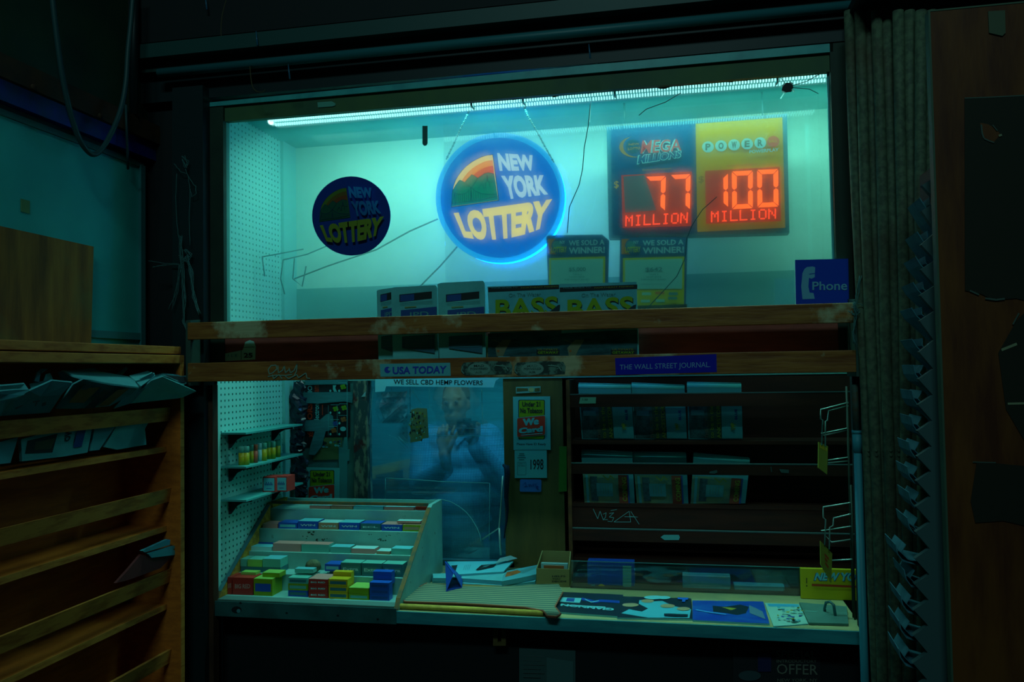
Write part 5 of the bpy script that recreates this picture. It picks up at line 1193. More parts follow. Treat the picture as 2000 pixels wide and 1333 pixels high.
# ================================================================ right side: pole, folding gate, sawtooth rack
sbox('wall_front', (.476, .0, 0), (2.2, .03, 2.62), BLACK)
pole = thing('pole', 'grey-blue metal pole standing at the right end of the counter', 'pole', (xpx(1682, -.085, 1100), -.085, 0))
mb = MB(); pa = P(1668, 880, -.10); mb.tube([(pole.location.x, -.085, 0), (pole.location.x, -.085, P(1670, 845, -.1).z)], .0105, PIPE, 12); mb.build('tube', pole)
mb = MB(); mb.tube([(pole.location.x, -.085, P(1670, 885, -.1).z), (pole.location.x, -.085, P(1670, 848, -.1).z)], .0125, PIPE, 12); mb.tube([(pole.location.x, -.085, P(1670, 848, -.1).z), (pole.location.x, -.085, P(1670, 842, -.1).z)], .0140, PIPE, 12); mb.build('coupling', pole)
mb = MB(); mb.tube([(pole.location.x - .001, -.085, P(1670, 842, -.1).z), (pole.location.x - .003, -.085, P(1670, 752, -.1).z)], .009, mat('rusty_pipe', (.03, .09, .08), rough=.7, col2=(.06, .05, .03), ns=30), 12); mb.build('upper_tube', pole)
gate = thing('folding_gate', 'speckled brown-green folding gate, closed up in tall ribs beside the window', 'gate', (.6, -.2, 0))
gx = [(1658, 1714), (1678, 1726), (1696, 1739), (1712, 1751), (1732, 1764), (1755, 1778), (1776, 1790), (1797, 1803), (1818, 1818), (1836, 1834)]
for i, (xt, xb) in enumerate(gx):
    Y = -.132 - .022 * (i % 2) - .015 * i
    a, b = P(xt, 22, Y), P(xb, 1345, Y); n = 10
    b0 = a.lerp(b, (a.z - .0) / (a.z - b.z))
    mb = MB(); r = .0135
    pth = [b0.lerp(a, k / n) + Vector((.0016 * math.sin(k * 1.3 + i), 0, 0)) for k in range(n + 1)]
    mb.tube(pth, r, GATE, 10)
    zz = P(xt, 880, Y).z
    for dz in (0, -.012):
        q = b0.lerp(a, (zz + dz) / a.z); mb.ball(q + Vector((.0, -r, 0)), (.004, .003, .004), GATE, 8, 5)
    mb.build('rib', gate)
mb = MB(); mb.box((.47, -.30, P(1700, 22, -.14).z), (1.0, -.08, P(1700, 6, -.14).z), DARK); mb.build('head_track', gate)
# twine tied round both ends of the rack
def twine(lab, paths, Y):
    mb = MB()
    for pth in paths:
        pp = [P(x, y, Y - random.uniform(0, .012)) for x, y in pth]; out = []
        for a, b in zip(pp, pp[1:]):
            for k in range(4): out.append(a.lerp(b, k / 4) + Vector((random.uniform(-.0015, .0015), 0, random.uniform(-.001, .001))))
        out.append(pp[-1]); mb.tube(out, .0009, TWINE, 5)
    return tag(mb.build('twine'), lab, 'twine', 'tangles of grey twine')
def jit(pth, n, s):
    return [[(x + random.uniform(-s, s), y + random.uniform(-s * .6, s * .6)) for x, y in pth] for _ in range(n)]
twine('long tangle of grey twine knotted on the post left of the window', jit([(352, 462), (355, 500), (357, 545), (360, 590), (358, 630), (372, 660)], 7, 4) + jit([(366, 500), (374, 530), (380, 580), (390, 615)], 7, 5) + jit([(352, 520), (345, 570), (332, 605)], 3, 4) + jit([(362, 510), (350, 518), (320, 518), (297, 522)], 2, 2) + [[(350, 516), (315, 514), (290, 510)]] +
      [[(345, 340), (343, 400), (347, 450), (352, 480)], [(362, 330), (368, 345), (382, 365), (383, 378), (375, 385), (371, 370), (366, 340), (352, 335), (340, 320)], [(371, 370), (370, 430), (371, 480)]] + jit([(360, 305), (366, 318), (362, 328), (356, 312)], 3, 5) + jit([(360, 490), (370, 498), (362, 510), (354, 500)], 6, 6), -.085)
twine('short tangle of grey twine knotted at the right end of the rack slats', jit([(1668, 590), (1672, 620), (1664, 650), (1670, 672)], 6, 4) + jit([(1680, 540), (1674, 580), (1668, 610)], 4, 3) + [[(1672, 592), (1690, 598), (1704, 615), (1710, 640), (1704, 665)]] + jit([(1664, 600), (1676, 606), (1668, 618), (1660, 608)], 5, 5), -.150)

# sawtooth rack with its brown end panel (it stands nearer, facing left)
YSW = -.66
sr = thing('sawtooth_rack', 'tall rack with a brown wooden end panel and sawtooth side at the right edge', 'rack', (.72, -.45, 0))
tips = [362, 412, 478, 527, 577, 627, 688, 741, 791, 842, 892, 940, 990, 1040, 1092, 1142, 1192, 1242, 1296, 1348]
SAW = mat('dark_teal_saw_board', (.045, .10, .105), rough=.6)
mb = MB(); pts = [(1850, 345), (1826, 345)]
for i, t in enumerate(tips):
    x = 1801 - i * 1.0
    nx = tips[i + 1] if i + 1 < len(tips) else t + 50
    pts += [(x, t), (x + 28, t + (nx - t) * .62)]
pts += [(1790, 1400), (1850, 1400)]
c = Pix(mb, 'y', YSW, k=0); c.slab(pts, .014, SAW)
zlow = P(1800, 1400, YSW).z; mb.box((P(1790, 1400, YSW).x, YSW, 0), (P(1850, 1400, YSW).x, YSW + .014, zlow), SAW)
mb.build('sawtooth_side', sr)
YP = -.72
a = P(1843, 30, YP); bq = P(1843, 1333, YP)
mb = MB(); X0 = P(1840, 700, YP).x; zt2 = P(1900, 15, YP).z; mb.box((X0, YP, 0), (X0 + .34, YP + .02, zt2), DOORWOOD); mb.build('end_panel', sr)
mb = MB(); mb.box((X0 - .0035, YP - .001, 0), (X0, YP + .021, zt2 + .002), mat('lit_panel_edge', (.05, .10, .065), rough=.6)); mb.box((X0, YP - .001, zt2), (X0 + .34, YP + .02, zt2 + .003), M.get('pe') or mat('pale_panel_edge_top', (.06, .11, .07), rough=.6)); mb.build('panel_lit_edge', sr)  # pale strip on the left puts the lit edge into the colour
mb = MB(); mb.box((X0 + .06, YP + .021, .0), (X0 + .34, -.40, zt2 - .25), BLACK); mb.build('back_body', sr)
mb = MB(); c = Pix(mb, 'y', YP, k=0); BRK = col('dull_bracket', (.06, .085, .05), rough=.5)
c.val = YP - .003; c.slab([(1930, 22), (1963, 20), (1964, 64), (1958, 70), (1932, 64)], .003, BRK); mb.build('hinge_plate', sr)
for v in mb.v: pass
SHT = mat('black_sheet', (.012, .014, .008), rough=.75); TRN = mat('torn_edge', (.20, .24, .14), rough=.9); TRN2 = col('torn_dim', (.05, .09, .075))
def dsheet(lab, pts, Y, edges, hole=None):
    mb = MB(); c = Pix(mb, 'y', Y, k=0, step=.0003); c.slab(pts, .0012, SHT)
    if hole:
        c.poly(hole, DOORWOOD)
    for e, wd, m in edges: c.line(e, wd, m)
    return tag(mb.build('black_poster'), lab, 'poster', 'torn black posters')
dsheet('large black poster on the brown end panel with a torn hole near its top', [(1884, 192), (2012, 186), (2012, 590), (1985, 583), (1960, 585), (1940, 586), (1915, 574), (1885, 568)], YP - .002,
       [([(1884, 192), (1935, 190), (2012, 186)], 2.2, TRN2), ([(1894, 568), (1912, 576)], 3, TRN2), ([(1924, 583), (1945, 586), (1962, 584)], 3.5, TRN2), ([(1916, 244), (1918, 262), (1921, 270)], 3, TRN2), ([(1921, 271), (1932, 276), (1941, 279)], 2.5, TRN2), ([(1950, 266), (1956, 264)], 4, TRN), ([(1938, 245), (1947, 256)], 2, TRN2)],
       [(1914, 240), (1930, 243), (1945, 252), (1954, 263), (1946, 272), (1940, 279), (1920, 270)])
dsheet('black poster scrap on the end panel, lower of the torn posters', [(1908, 902), (2012, 912), (2012, 1030), (1960, 1018), (1905, 1022), (1896, 980)], YP - .002, [([(1900, 903), (1945, 904)], 2, TRN2)])
dsheet('black poster remnant at the right edge below the large black poster', [(1985, 628), (2012, 600), (2012, 880), (1965, 800), (1950, 690)], YP - .002, [([(1956, 684), (1986, 672)], 5, TRN), ([(1968, 789), (2012, 788)], 4, TRN), ([(1978, 500 + 134), (1990, 612)], 3, TRN2)])
# papers sticking out of the sawtooth slots
PP = mat('slot_paper', (.05, .20, .26), rough=.85, col2=(.03, .13, .18), ns=20)
ords = ['first', 'second', 'third', 'fourth', 'fifth', 'sixth', 'seventh', 'eighth', 'ninth', 'tenth', 'eleventh', 'twelfth', 'thirteenth', 'fourteenth', 'fifteenth', 'sixteenth', 'seventeenth', 'eighteenth']
ext = [0, 10, 12, 16, 18, 16, 12, 14, 14, 18, 20, 16, 18, 40, 22, 28, 30, 30]
for i in range(18):
    ty = tips[i + 1] if i else tips[1]; ty = tips[i + 1]
    x = 1803 - i - ext[i]; e = ext[i]
    if i < 1: x -= 6
    Y = YSW + .020
    pth = [(1842, ty + 36), (1822 - i, ty + 14), (x + 10, ty - 10), (x, ty - 26)]
    if i >= 6: pth = [(1842, ty + 36), (1826 - i, ty + 17), (x + 14, ty + 4), (x + 4, ty - 10), (x, ty - 28)]
    mb = MB(); pp = [P(px, py, Y) for px, py in pth]; mb.ribbon(pp, (.006, .11, 0), .0016, PP)
    pq = [P(px + 16 - 3 * k, py - 5 + k, Y + .004) for k, (px, py) in enumerate(pth)][:-1] + [P(x + 20, ty - 27, Y + .004)]; mb.ribbon(pq, (.004, .10, 0), .0014, PP)
    tag(mb.build('folded_paper'), 'folded paper in the %s slot from the top of the sawtooth rack' % ords[i], 'newspaper', 'papers in the sawtooth rack')

# ================================================================ left side: orange cabinet with newspapers
YE = -.15
XC = PX(352, 800, P(352, 800, YE).x).x
XC = P(352, 800, YE).x
XBK = XC - .20
y0c = -1.25
def cz(px, py): return P(px, py, YE).z
cb = thing('newspaper_cabinet', 'orange stained open newspaper cabinet on the left with sloping lips', 'cabinet', (XC - .1, -.7, 0))
ztop = cz(350, 694)
mb = MB(); mb.box((XBK, YE, 0), (XC, YE + .018, ztop), WOODORANGE); mb.build('end_panel', cb)
mb = MB(); mb.box((XC, YE - .0, 0), (XC + .0015, YE + .018, ztop), WOODEDGE); mb.build('panel_edge', cb)
mb = MB(); mb.box((XBK, y0c, 0), (XBK + .012, YE, ztop), WOODORANGE); mb.build('back_panel', cb)
mb = MB(); mb.box((XBK, y0c, ztop - .026), (XC + .002, YE + .019, ztop - .0005), WOODEDGE, .002); mb.build('top_board', cb)
mb = MB(); mb.box((XBK - .01, y0c, ztop + .003), (XC - .004, YE + .012, ztop + .026), WOODEDGE, .002); mb.build('cap_board', cb)
mb = MB(); mb.box((XBK + .05, y0c, ztop - .001), (XC - .03, YE, ztop + .004), BLACK); mb.build('spacer', cb)
lips = [797, 957, 1117, 1277, 1437]; shv = [876, 1034, 1190, 1350]
XLp = XC - .030
for i, py in enumerate(lips):
    z = PX(320, py, XLp).z; mb = MB()
    mb.prism([(XLp, 0, z), (XLp - .014, 0, z - .002), (XLp - .022, 0, z - .040), (XLp - .008, 0, z - .042)], (0, 1, 0), WOODEDGE)
    mb.v = [Vector((v.x, YE if v.y > .5 else y0c, v.z)) for v in mb.v]; mb.build('lip', cb)
XSh = XC - .048
for i, py in enumerate(shv):
    z = PX(304, py, XSh).z; mb = MB(); mb.box((XBK + .012, y0c, z - .016), (XSh, YE, z), WOODORANGE); mb.box((XSh, y0c, z - .016), (XSh + .002, YE, z + .0005), WOODEDGE); mb.build('shelf', cb)
LZ = [PX(320, py, XLp).z for py in lips]; SZ = [PX(304, py, XSh).z for py in shv]
# newspapers leaning out of the top pocket
lgrp = 'newspapers in the orange cabinet'
def leaf(lab, sheets, t=.004, draw=None):
    """sheets: outlines in photo-crop pixels, each point with its own distance from the cabinet front"""
    mb = MB()
    for k, (pts, m) in enumerate(sheets):
        q = [PX(x / 3.921, 660 + y / 3.921, XC + dx) for x, y, dx in pts]
        n = (q[1] - q[0]).cross(q[-1] - q[0]).normalized()
        if n.x > 0: n = -n
        cen = sum(q, Vector()) / len(q)
        for a in range(len(q)):
            b = (a + 1) % len(q); mb.face([q[a], q[b], cen], m); mb.face([q[b] + n * t, q[a] + n * t, cen + n * t], m); mb.face([q[a], q[a] + n * t, q[b] + n * t, q[b]], PAPER)
    if draw:
        for pts, m in draw:
            q = [PX(x / 3.921, 660 + y / 3.921, XC + dx) + Vector((.0015, 0, .0004)) for x, y, dx in pts]; mb.face(q, m)
    return tag(mb.build('newspaper'), lab, 'newspaper', lgrp)
o_, i_, m_ = .052, -.042, .010
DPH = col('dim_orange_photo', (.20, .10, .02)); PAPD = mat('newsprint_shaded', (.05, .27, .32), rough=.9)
leaf('rearmost upright newspaper standing behind the others in the top pocket', [([(450, 262, -.10), (720, 232, -.10), (790, 275, -.09), (780, 330, -.08), (520, 420, -.09)], PAPER2), ([(860, 300, -.11), (965, 222, -.11), (980, 240, -.11), (900, 320, -.10)], PAPER)])
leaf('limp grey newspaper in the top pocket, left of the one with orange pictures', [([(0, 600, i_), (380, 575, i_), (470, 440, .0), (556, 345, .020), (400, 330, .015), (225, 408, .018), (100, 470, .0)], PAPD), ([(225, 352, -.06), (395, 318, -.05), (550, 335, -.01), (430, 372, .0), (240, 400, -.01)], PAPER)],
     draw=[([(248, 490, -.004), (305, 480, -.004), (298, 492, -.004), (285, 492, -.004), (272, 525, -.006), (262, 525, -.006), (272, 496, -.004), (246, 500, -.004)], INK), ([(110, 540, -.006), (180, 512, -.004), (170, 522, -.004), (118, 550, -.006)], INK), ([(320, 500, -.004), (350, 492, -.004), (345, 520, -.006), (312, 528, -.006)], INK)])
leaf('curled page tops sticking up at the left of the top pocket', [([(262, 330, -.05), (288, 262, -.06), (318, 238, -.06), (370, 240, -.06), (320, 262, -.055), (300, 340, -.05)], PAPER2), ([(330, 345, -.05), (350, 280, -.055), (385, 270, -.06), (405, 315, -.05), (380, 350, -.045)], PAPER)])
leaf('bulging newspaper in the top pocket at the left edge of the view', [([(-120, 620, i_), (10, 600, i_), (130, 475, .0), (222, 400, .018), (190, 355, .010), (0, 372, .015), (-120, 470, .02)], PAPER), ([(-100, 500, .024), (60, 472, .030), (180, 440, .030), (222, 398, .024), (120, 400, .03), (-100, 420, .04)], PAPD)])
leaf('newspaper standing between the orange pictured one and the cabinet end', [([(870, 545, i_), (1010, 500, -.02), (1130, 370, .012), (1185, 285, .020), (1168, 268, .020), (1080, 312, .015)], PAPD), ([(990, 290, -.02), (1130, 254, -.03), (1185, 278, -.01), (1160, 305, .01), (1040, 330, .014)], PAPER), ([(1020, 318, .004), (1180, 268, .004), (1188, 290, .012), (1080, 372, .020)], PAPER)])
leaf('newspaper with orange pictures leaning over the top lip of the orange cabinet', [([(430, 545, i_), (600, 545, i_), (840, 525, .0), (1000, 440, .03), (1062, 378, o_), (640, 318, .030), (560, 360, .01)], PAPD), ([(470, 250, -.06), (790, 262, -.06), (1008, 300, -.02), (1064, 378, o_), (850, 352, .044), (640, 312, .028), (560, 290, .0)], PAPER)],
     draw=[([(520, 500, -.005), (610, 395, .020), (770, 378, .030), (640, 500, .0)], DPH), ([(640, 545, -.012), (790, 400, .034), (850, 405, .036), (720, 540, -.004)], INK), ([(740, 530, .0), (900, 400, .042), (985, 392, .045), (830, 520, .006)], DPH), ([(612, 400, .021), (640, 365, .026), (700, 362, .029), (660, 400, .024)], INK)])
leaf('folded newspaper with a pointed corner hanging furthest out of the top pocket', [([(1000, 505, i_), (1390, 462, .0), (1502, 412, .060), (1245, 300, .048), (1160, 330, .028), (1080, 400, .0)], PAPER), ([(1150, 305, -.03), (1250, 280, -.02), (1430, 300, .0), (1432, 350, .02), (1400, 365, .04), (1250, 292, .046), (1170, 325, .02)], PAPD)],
     draw=[([(1250, 285, .05), (1425, 302, .02), (1428, 345, .03), (1380, 340, .04)], INK)])
# their lower halves seen under the lip: flat papers standing on the shelf
def standing(lab, px, draw, m=PAPER, XO=.040, t=.008):
    mb = MB(); c = Pix(mb, 'x', XC - XO, 0, 660, 3.921, k=0, step=.0005); c.slab(px, t, m, PAPER2)
    if draw: draw(c)
    return tag(mb.build('newspaper'), lab, 'newspaper', lgrp)
def d1(c):
    c.poly([(210, 790), (440, 735), (400, 880), (190, 890)], INK); c.poly([(270, 800), (420, 770), (390, 850), (260, 860)], col('dimphoto', (.05, .06, .03))); c.text('OW', (490, 800), (500, 700), (560, 690), (530, 790), INK, .04); c.poly([(590, 690), (660, 680), (620, 835), (555, 845)], NAVY)
standing('newspaper with a dark photo standing below the top lip of the orange cabinet', [(160, 780), (480, 690), (712, 660), (670, 880), (480, 912), (170, 948)], d1, XO=.056)
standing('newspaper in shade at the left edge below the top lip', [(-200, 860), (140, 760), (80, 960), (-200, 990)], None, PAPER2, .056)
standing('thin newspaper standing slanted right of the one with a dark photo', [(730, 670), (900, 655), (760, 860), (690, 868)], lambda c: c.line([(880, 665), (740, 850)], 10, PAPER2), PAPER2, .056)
standing('pale blank newspaper bulging below the top lip beside the cabinet end', [(900, 660), (1150, 628), (1110, 700), (1122, 820), (900, 858), (800, 838)], None, PAPER, .056)
# small booklets stuck in a lower pocket
bk = thing('booklet', 'small teal and red booklet wedged in the third pocket near the cabinet end', 'booklet', P(300, 1085, -.22), lgrp)
QL = (0, 950, 3.481)
mb = MB(); zb = SZ[1] + .004
c = Pix(mb, 'x', XC - .020, *QL, k=0)
for pts in ([(968, 440), (1140, 362), (1158, 366), (1156, 400), (985, 452)], [(1000, 460), (1170, 408), (1205, 404), (1170, 440), (1020, 470)], [(1010, 470), (1170, 430), (1210, 452), (1180, 470), (1030, 488)]):
    c.slab(pts, .010, col('booklet_teal', (.08, .42, .46)))
mb.build('pages', bk)
mb = MB(); c = Pix(mb, 'x', XC - .026, *QL, k=0); c.slab([(960, 465), (1030, 488), (1180, 472), (1090, 560), (870, 640), (790, 660), (880, 560)], .008, col('booklet_red', (.14, .03, .03))); mb.build('cover', bk)
o = card('magazine', 'dark magazine sagging under the third lip of the orange cabinet', 'magazine', [(950, 690), (900, 770), (720, 830), (610, 890), (545, 918), (560, 880), (700, 810)], XC - .045, .004, col('dark_mag', (.02, .04, .03)), None, lgrp, plane='x', crop=QL)
# wall above the cabinet
XW = XBK - .015
def wx(px, py): return PX(px, py, XW)
sbox('wall_left', (XW - .04, -3.2, 0), (XW, .02, 3.0), DARKGREEN)
zwt = wx(150, 280).z
zA, zB, zC_, zD = wx(150, 279).z, wx(150, 262).z, wx(150, 228).z, wx(150, 184).z
yfe = wx(266, 400).y
sbox('wall_white_panel', (XW, -3.2, .0), (XW + .008, yfe, wx(150, 283).z), WHITEPANEL)
sbox('trim_panel_top', (XW, -3.2, wx(150, 283).z), (XW + .014, yfe + .02, wx(150, 272).z), col('panel_top', (.015, .12, .12)))
sbox('trim_panel_groove', (XW, -3.2, wx(150, 272).z), (XW + .006, yfe + .05, wx(150, 262).z), BLACK)
sbox('trim_beam_blue', (XW, -3.2, wx(150, 262).z), (XW + .030, yfe + .12, wx(150, 226).z), BLUEBEAM)
sbox('trim_beam_brown', (XW, -3.2, wx(150, 226).z), (XW + .045, yfe + .10, wx(150, 186).z), BROWNBEAM)
for py in (wx(35, 180), wx(105, 210), wx(168, 238)):
    mb = MB(); mb.ball((XW + .047, py.y, wx(150, 222).z), (.006, .009, .009), BROWNBEAM, 8, 6); struct(mb.build('trim_bolt'))
sbox('trim_panel_side', (XW, yfe, 0), (XW + .018, yfe + .022, wx(265, 322).z), col('panel_side', (.02, .16, .17)))
sbox('trim_panel_sill', (XW + .006, -3.2, wx(215, 662).z), (XW + .016, yfe, wx(215, 648).z), col('panel_sill', (.03, .24, .25)))
ply = [(-120, 415), (183, 482), (178, 690), (-120, 690)]
mb = MB(); c = Pix(mb, 'x', XW + .030, k=0); zcap = ztop + .027
pl = [c.pt(*q) for q in ply]; pl[2].z = zcap; pl[3].z = zcap
mb.prism(pl, (-.010, 0, 0), PLY)
tag(mb.build('plywood_sheet'), 'stained plywood sheet leaning on the white wall above the orange cabinet', 'board')
mb = MB(); mb.box((XW + .02, wx(35, 400).y, wx(40, 415).z), (XW + .0215, wx(52, 400).y, wx(40, 390).z), col('yelstain', (.10, .24, .10))); mb.v = [Vector((v.x - .0115, v.y, v.z)) for v in mb.v]
tag(mb.build('wall_note'), 'faint yellowish note on the white wall panel above the plywood', 'note')
cable = MB(); pth = [(100, -60), (103, 0), (112, 80), (122, 150), (136, 215), (152, 265), (168, 292), (183, 302), (200, 290), (220, 255), (237, 210), (246, 160), (250, 100), (256, 40), (262, -40)]
def smooth(pts, n=5):
    out = []
    for i in range(len(pts) - 1):
        p0, p1, p2, p3 = pts[max(0, i - 1)], pts[i], pts[i + 1], pts[min(len(pts) - 1, i + 2)]
        for k in range(n):
            t = k / n; out.append(tuple(.5 * (2 * p1[j] + (p2[j] - p0[j]) * t + (2 * p0[j] - 5 * p1[j] + 4 * p2[j] - p3[j]) * t * t + (3 * p1[j] - p0[j] - 3 * p2[j] + p3[j]) * t ** 3) for j in (0, 1)))
    return out + [pts[-1]]
cable.tube([PX(x, y, XW + .09) for x, y in smooth(pth)], .0075, CABLE, 10); tag(cable.build('cable'), 'thick black cable hanging in a deep loop in front of the blue beam', 'cable')
mb = MB(); mb.tube([PX(246, 205, XW + .05), PX(247, 240, XW + .05), PX(249, 300, XW + .06), PX(250, 330, XW + .03)], .004, CABLE, 8); tag(mb.build('cable'), 'thin short cable end dangling right of the cable loop', 'cable')
mb = MB(); yy = PX(262, 100, XW + .04).y; mb.tube([(XW + .04, yy, wx(260, 235).z), (XW + .04, yy, 3.0)], .014, DARK, 10); tag(mb.build('conduit'), 'dark vertical conduit pipe at the left behind the cable loop', 'pipe')
# posts between cabinet and counter
zr0 = zpx(1000, 745, -.05)
vpost('trim_channel', 363, 388, -.055, .02, mat('steel_channel', (.025, .17, .20), rough=.4), 0, zr0, 1000)
mb = MB(); c = Pix(mb, 'y', -.056, k=0); c.slab([(380, 842), (388, 838), (388, 892), (379, 895)], .001, col('channel_pale', (.10, .42, .48))); tag(mb.build('pale_strip'), 'short pale strip on the steel channel beside the cabinet', 'tape')  # thin pale patch along the edge of the channel
vpost('trim_post_wood', 389, 416, -.045, .03, mat('brown_post', (.07, .028, .012), rough=.7, col2=(.035, .015, .008), ns=8, stretch=(5, 5, 1)), 0, zr0, 1000)
# thin wires hanging from the fascia
for pth, lab in (([(488, 130), (492, 165), (500, 178), (512, 180), (518, 175)], 'thin brown wire hanging in a hook from the fascia above the window'), ([(445, -10), (434, 30), (432, 70), (440, 90)], 'thin dark wire curling down from the top left of the fascia')):
    mb = MB(); mb.tube([P(x, y, -.10) for x, y in smooth(pth)], .0016, col('brown_wire', (.06, .05, .02)), 6); tag(mb.build('wire'), lab, 'wire')
for x, y, lab in ((401, 5, 'highest of the small pale drips on the upper fascia'), (500, 75, 'small pale drip on the upper fascia, second from the left'), (563, 140, 'small pale drip on the fascia just above the left of the window'), (1150, 100, 'small pale drip on the fascia above the jackpot sign')):
    mb = MB(); a = P(x, y - 14, -.12); b = P(x + 3, y + 14, -.12); mb.tube([a, a.lerp(b, .5), b], [.001, .0022, .003], col('icicle', (.02, .12, .22), rough=.3), 7); tag(mb.build('hanging_clip'), lab.replace('drip', 'clip hanging').replace('hangings', 'clips hanging'), 'clip')
# ================================================================ person standing behind the cashier window
YPN = 1.62
SKIN = mat('skin', (.30, .17, .10), rough=.55); SHIRT = checks('checked_shirt', (.05, .32, .50), (.02, .15, .30), 42)
TROUS = mat('dark_trousers', (.012, .03, .05), rough=.85); HAIR = mat('dark_hair', (.03, .025, .02), rough=.7)
pp0 = P(890, 790, YPN); cxp = pp0.x
pr = thing('person', 'person in blue checked shirt behind the cashier window, hand raised beside a camera', 'person', (cxp, YPN, 0))
def W(px, py, y): return P(px, py, y)
def capsule(mb, a, b, r0, r1, m):
    a, b = Vector(a), Vector(b); n = 5
    mb.tube([a.lerp(b, k / n) for k in range(n + 1)], [r0 + (r1 - r0) * k / n for k in range(n + 1)], m, 12)
    mb.ball(a, r0, m, 12, 8); mb.ball(b, r1, m, 12, 8)
def fuse(mb, name, voxel, m, parent):
    o = mb.build(name + '_source', parent)
    md = o.modifiers.new('fuse', 'REMESH'); md.mode = 'VOXEL'; md.voxel_size = voxel; md.use_smooth_shade = True
    sm = o.modifiers.new('soft', 'SMOOTH'); sm.factor = .5; sm.iterations = 3
    dg = bpy.context.evaluated_depsgraph_get(); me = bpy.data.meshes.new_from_object(o.evaluated_get(dg)); me.name = name
    bpy.data.objects.remove(o)
    me.materials.clear(); me.materials.append(m)
    for p in me.polygons: p.use_smooth = True; p.material_index = 0
    q = bpy.data.objects.new(name, me); COL.objects.link(q); q.parent = parent; return q
zh = pp0.z; zsh = W(890, 848, YPN).z
Rs, Ls = Vector((cxp - .165, YPN, zsh - .02)), Vector((cxp + .165, YPN, zsh - .02))
Re, Le = W(824, 948, YPN - .10), W(984, 946, YPN - .06)
Rw, Lw = W(872, 915, YPN - .30), W(926, 868, YPN - .27)
hip = Vector((cxp, YPN + .02, .80))
bd = MB()
bd.ball((cxp, YPN - .01, zh + .012), (.064, .086, .102), SKIN, 18, 12)                     # skull
bd.ball((cxp, YPN - .035, zh - .055), (.048, .056, .056), SKIN, 16, 10)                    # jaw
bd.ball((cxp, YPN - .096, zh - .012), (.013, .020, .022), SKIN, 10, 7); capsule(bd, (cxp, YPN - .086, zh + .020), (cxp, YPN - .100, zh - .018), .008, .012, SKIN)   # nose
bd.ball((cxp, YPN - .082, zh - .055), (.024, .012, .010), SKIN, 10, 6)                     # lips
for s in (-1, 1):
    bd.ball((cxp + s * .066, YPN + .005, zh - .006), (.010, .018, .030), SKIN, 10, 7)      # ears
    bd.ball((cxp + s * .028, YPN - .078, zh + .036), (.024, .010, .008), SKIN, 10, 6)      # brows
capsule(bd, (cxp, YPN + .01, zh - .06), (cxp, YPN + .015, zsh - .02), .050, .056, SKIN)    # neck
capsule(bd, (cxp, YPN + .03, zsh - .12), (cxp, YPN + .03, hip.z), .09, .10, SKIN)
for a, b, c in ((Rs, Re, Rw), (Ls, Le, Lw)):
    capsule(bd, (cxp, YPN, zsh - .06), a, .06, .05, SKIN); capsule(bd, a, b, .044, .036, SKIN); capsule(bd, b, c, .036, .025, SKIN)
for s in (-1, 1):
    k = Vector((cxp + s * .10, YPN, .45)); f = Vector((cxp + s * .11, YPN + .03, .07))
    capsule(bd, (cxp + s * .085, YPN + .02, .80), k, .085, .055, SKIN); capsule(bd, k, f, .052, .036, SKIN); bd.ball((f.x, f.y - .07, .036), (.042, .115, .036), SKIN, 12, 8)
# raised right hand, seen from the palm edge: palm, four unequal fingers and a thumb
yh = YPN - .33
H = lambda x, y, d=0: W(780 + x / 6.664, 760 + y / 6.664, yh + d)
capsule(bd, Rw, H(590, 850), .026, .030, SKIN)
for (x0, y0), (x1, y1) in (((575, 850), (520, 670)), ((590, 850), (565, 655)), ((600, 850), (610, 655)), ((610, 850), (655, 668))): capsule(bd, H(x0, y0), H(x1, y1), .018, .0155, SKIN)
for (x0, y0), (xm, ym), (x1, y1), r in (((518, 675), (505, 580), (515, 500), .0078), ((563, 660), (560, 555), (570, 470), .0086), ((610, 655), (615, 550), (625, 462), .0088), ((655, 665), (690, 570), (718, 485), .0086)):
    capsule(bd, H(x0, y0), H(xm, ym, -.012), r + .001, r, SKIN); capsule(bd, H(xm, ym, -.012), H(x1, y1, .004), r, r * .8, SKIN)
capsule(bd, H(625, 830), H(690, 700, -.02), .017, .011, SKIN); capsule(bd, H(690, 700, -.02), H(740, 610, -.025), .011, .010, SKIN); capsule(bd, H(740, 610, -.025), H(768, 550, -.02), .010, .008, SKIN)
# left hand curled under and round the camera
yc = YPN - .30
capsule(bd, Lw, W(924, 858, yc + .03), .025, .026, SKIN)
for i in range(4):
    a = W(926 - i * 3, 862 - i * 6, yc + .03); capsule(bd, W(926, 858 - i * 5, yc + .04), W(936, 850 - i * 7, yc + .02), .010, .009, SKIN); capsule(bd, W(936, 850 - i * 7, yc + .02), W(931, 848 - i * 7, yc - .022), .009, .0075, SKIN)
capsule(bd, W(920, 862, yc + .03), W(908, 858, yc + .02), .011, .009, SKIN)
fuse(bd, 'body', .006, SKIN, pr)
sh_ = MB()
for z, rx, ry in ((zsh - .05, .165, .085), (zsh - .12, .185, .115), (zsh - .22, .180, .125), (zsh - .34, .178, .130), (zsh - .44, .180, .130), (zsh - .50, .182, .130)): sh_.ball((cxp, YPN + .015, z), (rx, ry, .10), SHIRT, 18, 10)
sh_.ball((cxp, YPN + .01, zsh + .005), (.085, .07, .045), SHIRT, 14, 8)
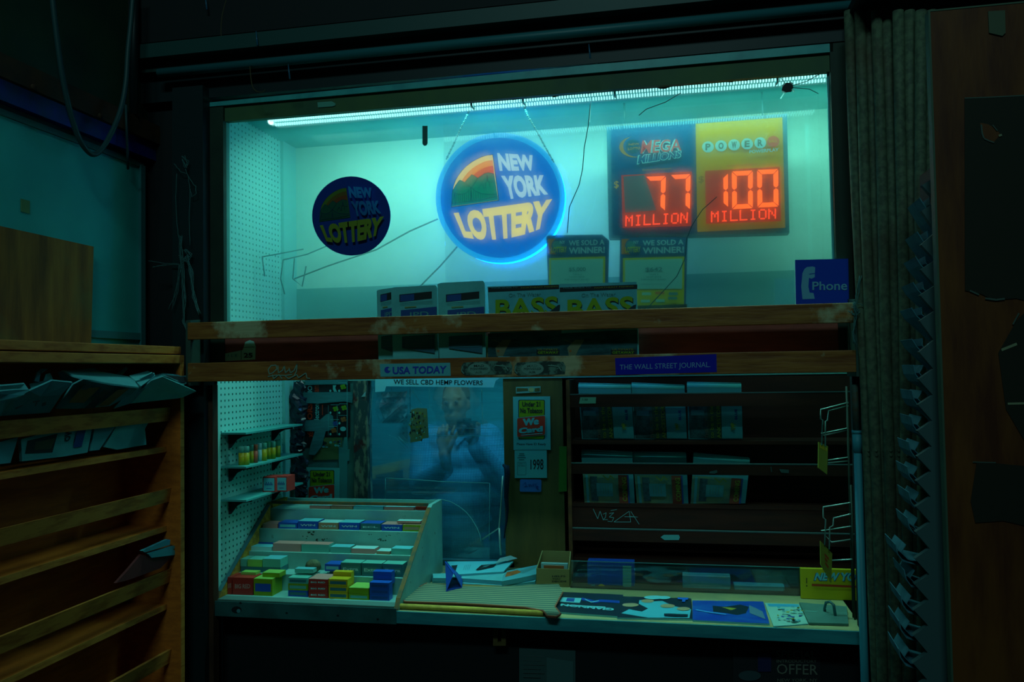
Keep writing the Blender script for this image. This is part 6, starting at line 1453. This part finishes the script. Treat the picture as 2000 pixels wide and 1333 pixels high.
for a, b, c in ((Rs, Re, Rw), (Ls, Le, Lw)):
    capsule(sh_, (cxp, YPN + .01, zsh - .06), a, .085, .074, SHIRT); capsule(sh_, a, b, .072, .066, SHIRT); capsule(sh_, b, b.lerp(c, .93), .064, .043, SHIRT)
    for k in (.25, .5, .78): 
        q = b.lerp(c, k); sh_.ball(q, (.058 - k * .014,) * 3, SHIRT, 12, 8)
fuse(sh_, 'shirt', .008, SHIRT, pr)
cl = MB(); C0 = (.04, .25, .42)
CLM = mat('shirt_collar', C0, rough=.85)
for s in (-1, 1): cl.prism([(cxp + s * .012, YPN - .075, zsh + .005), (cxp + s * .062, YPN - .055, zsh + .035), (cxp + s * .075, YPN - .068, zsh - .005), (cxp + s * .030, YPN - .108, zsh - .050)], (0, .006, .003), CLM)
cl.build('collar', pr)
tr = MB()
for s in (-1, 1):
    k = Vector((cxp + s * .10, YPN, .45)); capsule(tr, (cxp + s * .085, YPN + .02, .80), k, .105, .075, TROUS); capsule(tr, k, (cxp + s * .11, YPN + .03, .11), .072, .058, TROUS)
tr.ball((cxp, YPN + .02, .82), (.165, .125, .10), TROUS, 14, 8)
fuse(tr, 'trousers', .010, TROUS, pr)
hr = MB(); hr.ball((cxp, YPN + .018, zh + .045), (.070, .086, .082), HAIR, 16, 10); hr.build('hair', pr)
ey = MB()
for s in (-1, 1): ey.ball((cxp + s * .027, YPN - .088, zh + .014), (.012, .008, .007), col('eye_white', (.12, .15, .15)), 10, 6); ey.ball((cxp + s * .027, YPN - .094, zh + .014), (.005, .004, .005), INK, 8, 5)
ey.build('eyes', pr)
cm = thing('camera', 'dark camera held up in front of the chest of the person behind the window', 'camera', W(912, 838, yc))
CAMB = mat('camera_black', (.008, .012, .018), rough=.4)
mb = MB(); a, b = W(893, 853, yc), W(931, 823, yc); mb.box((a.x, yc - .012, a.z), (b.x, yc + .025, b.z), CAMB, .003); mb.box((a.x + .03, yc - .01, b.z - .001), (b.x - .03, yc + .022, b.z + .014), CAMB, .003); mb.build('body', cm)
mb = MB(); m_ = (a + b) / 2; mb.lathe((m_.x - .004, yc - .062, m_.z - .003), [(.026, 0), (.029, .01), (.029, .05)], CAMB, 18, 'y'); mb.build('lens', cm)
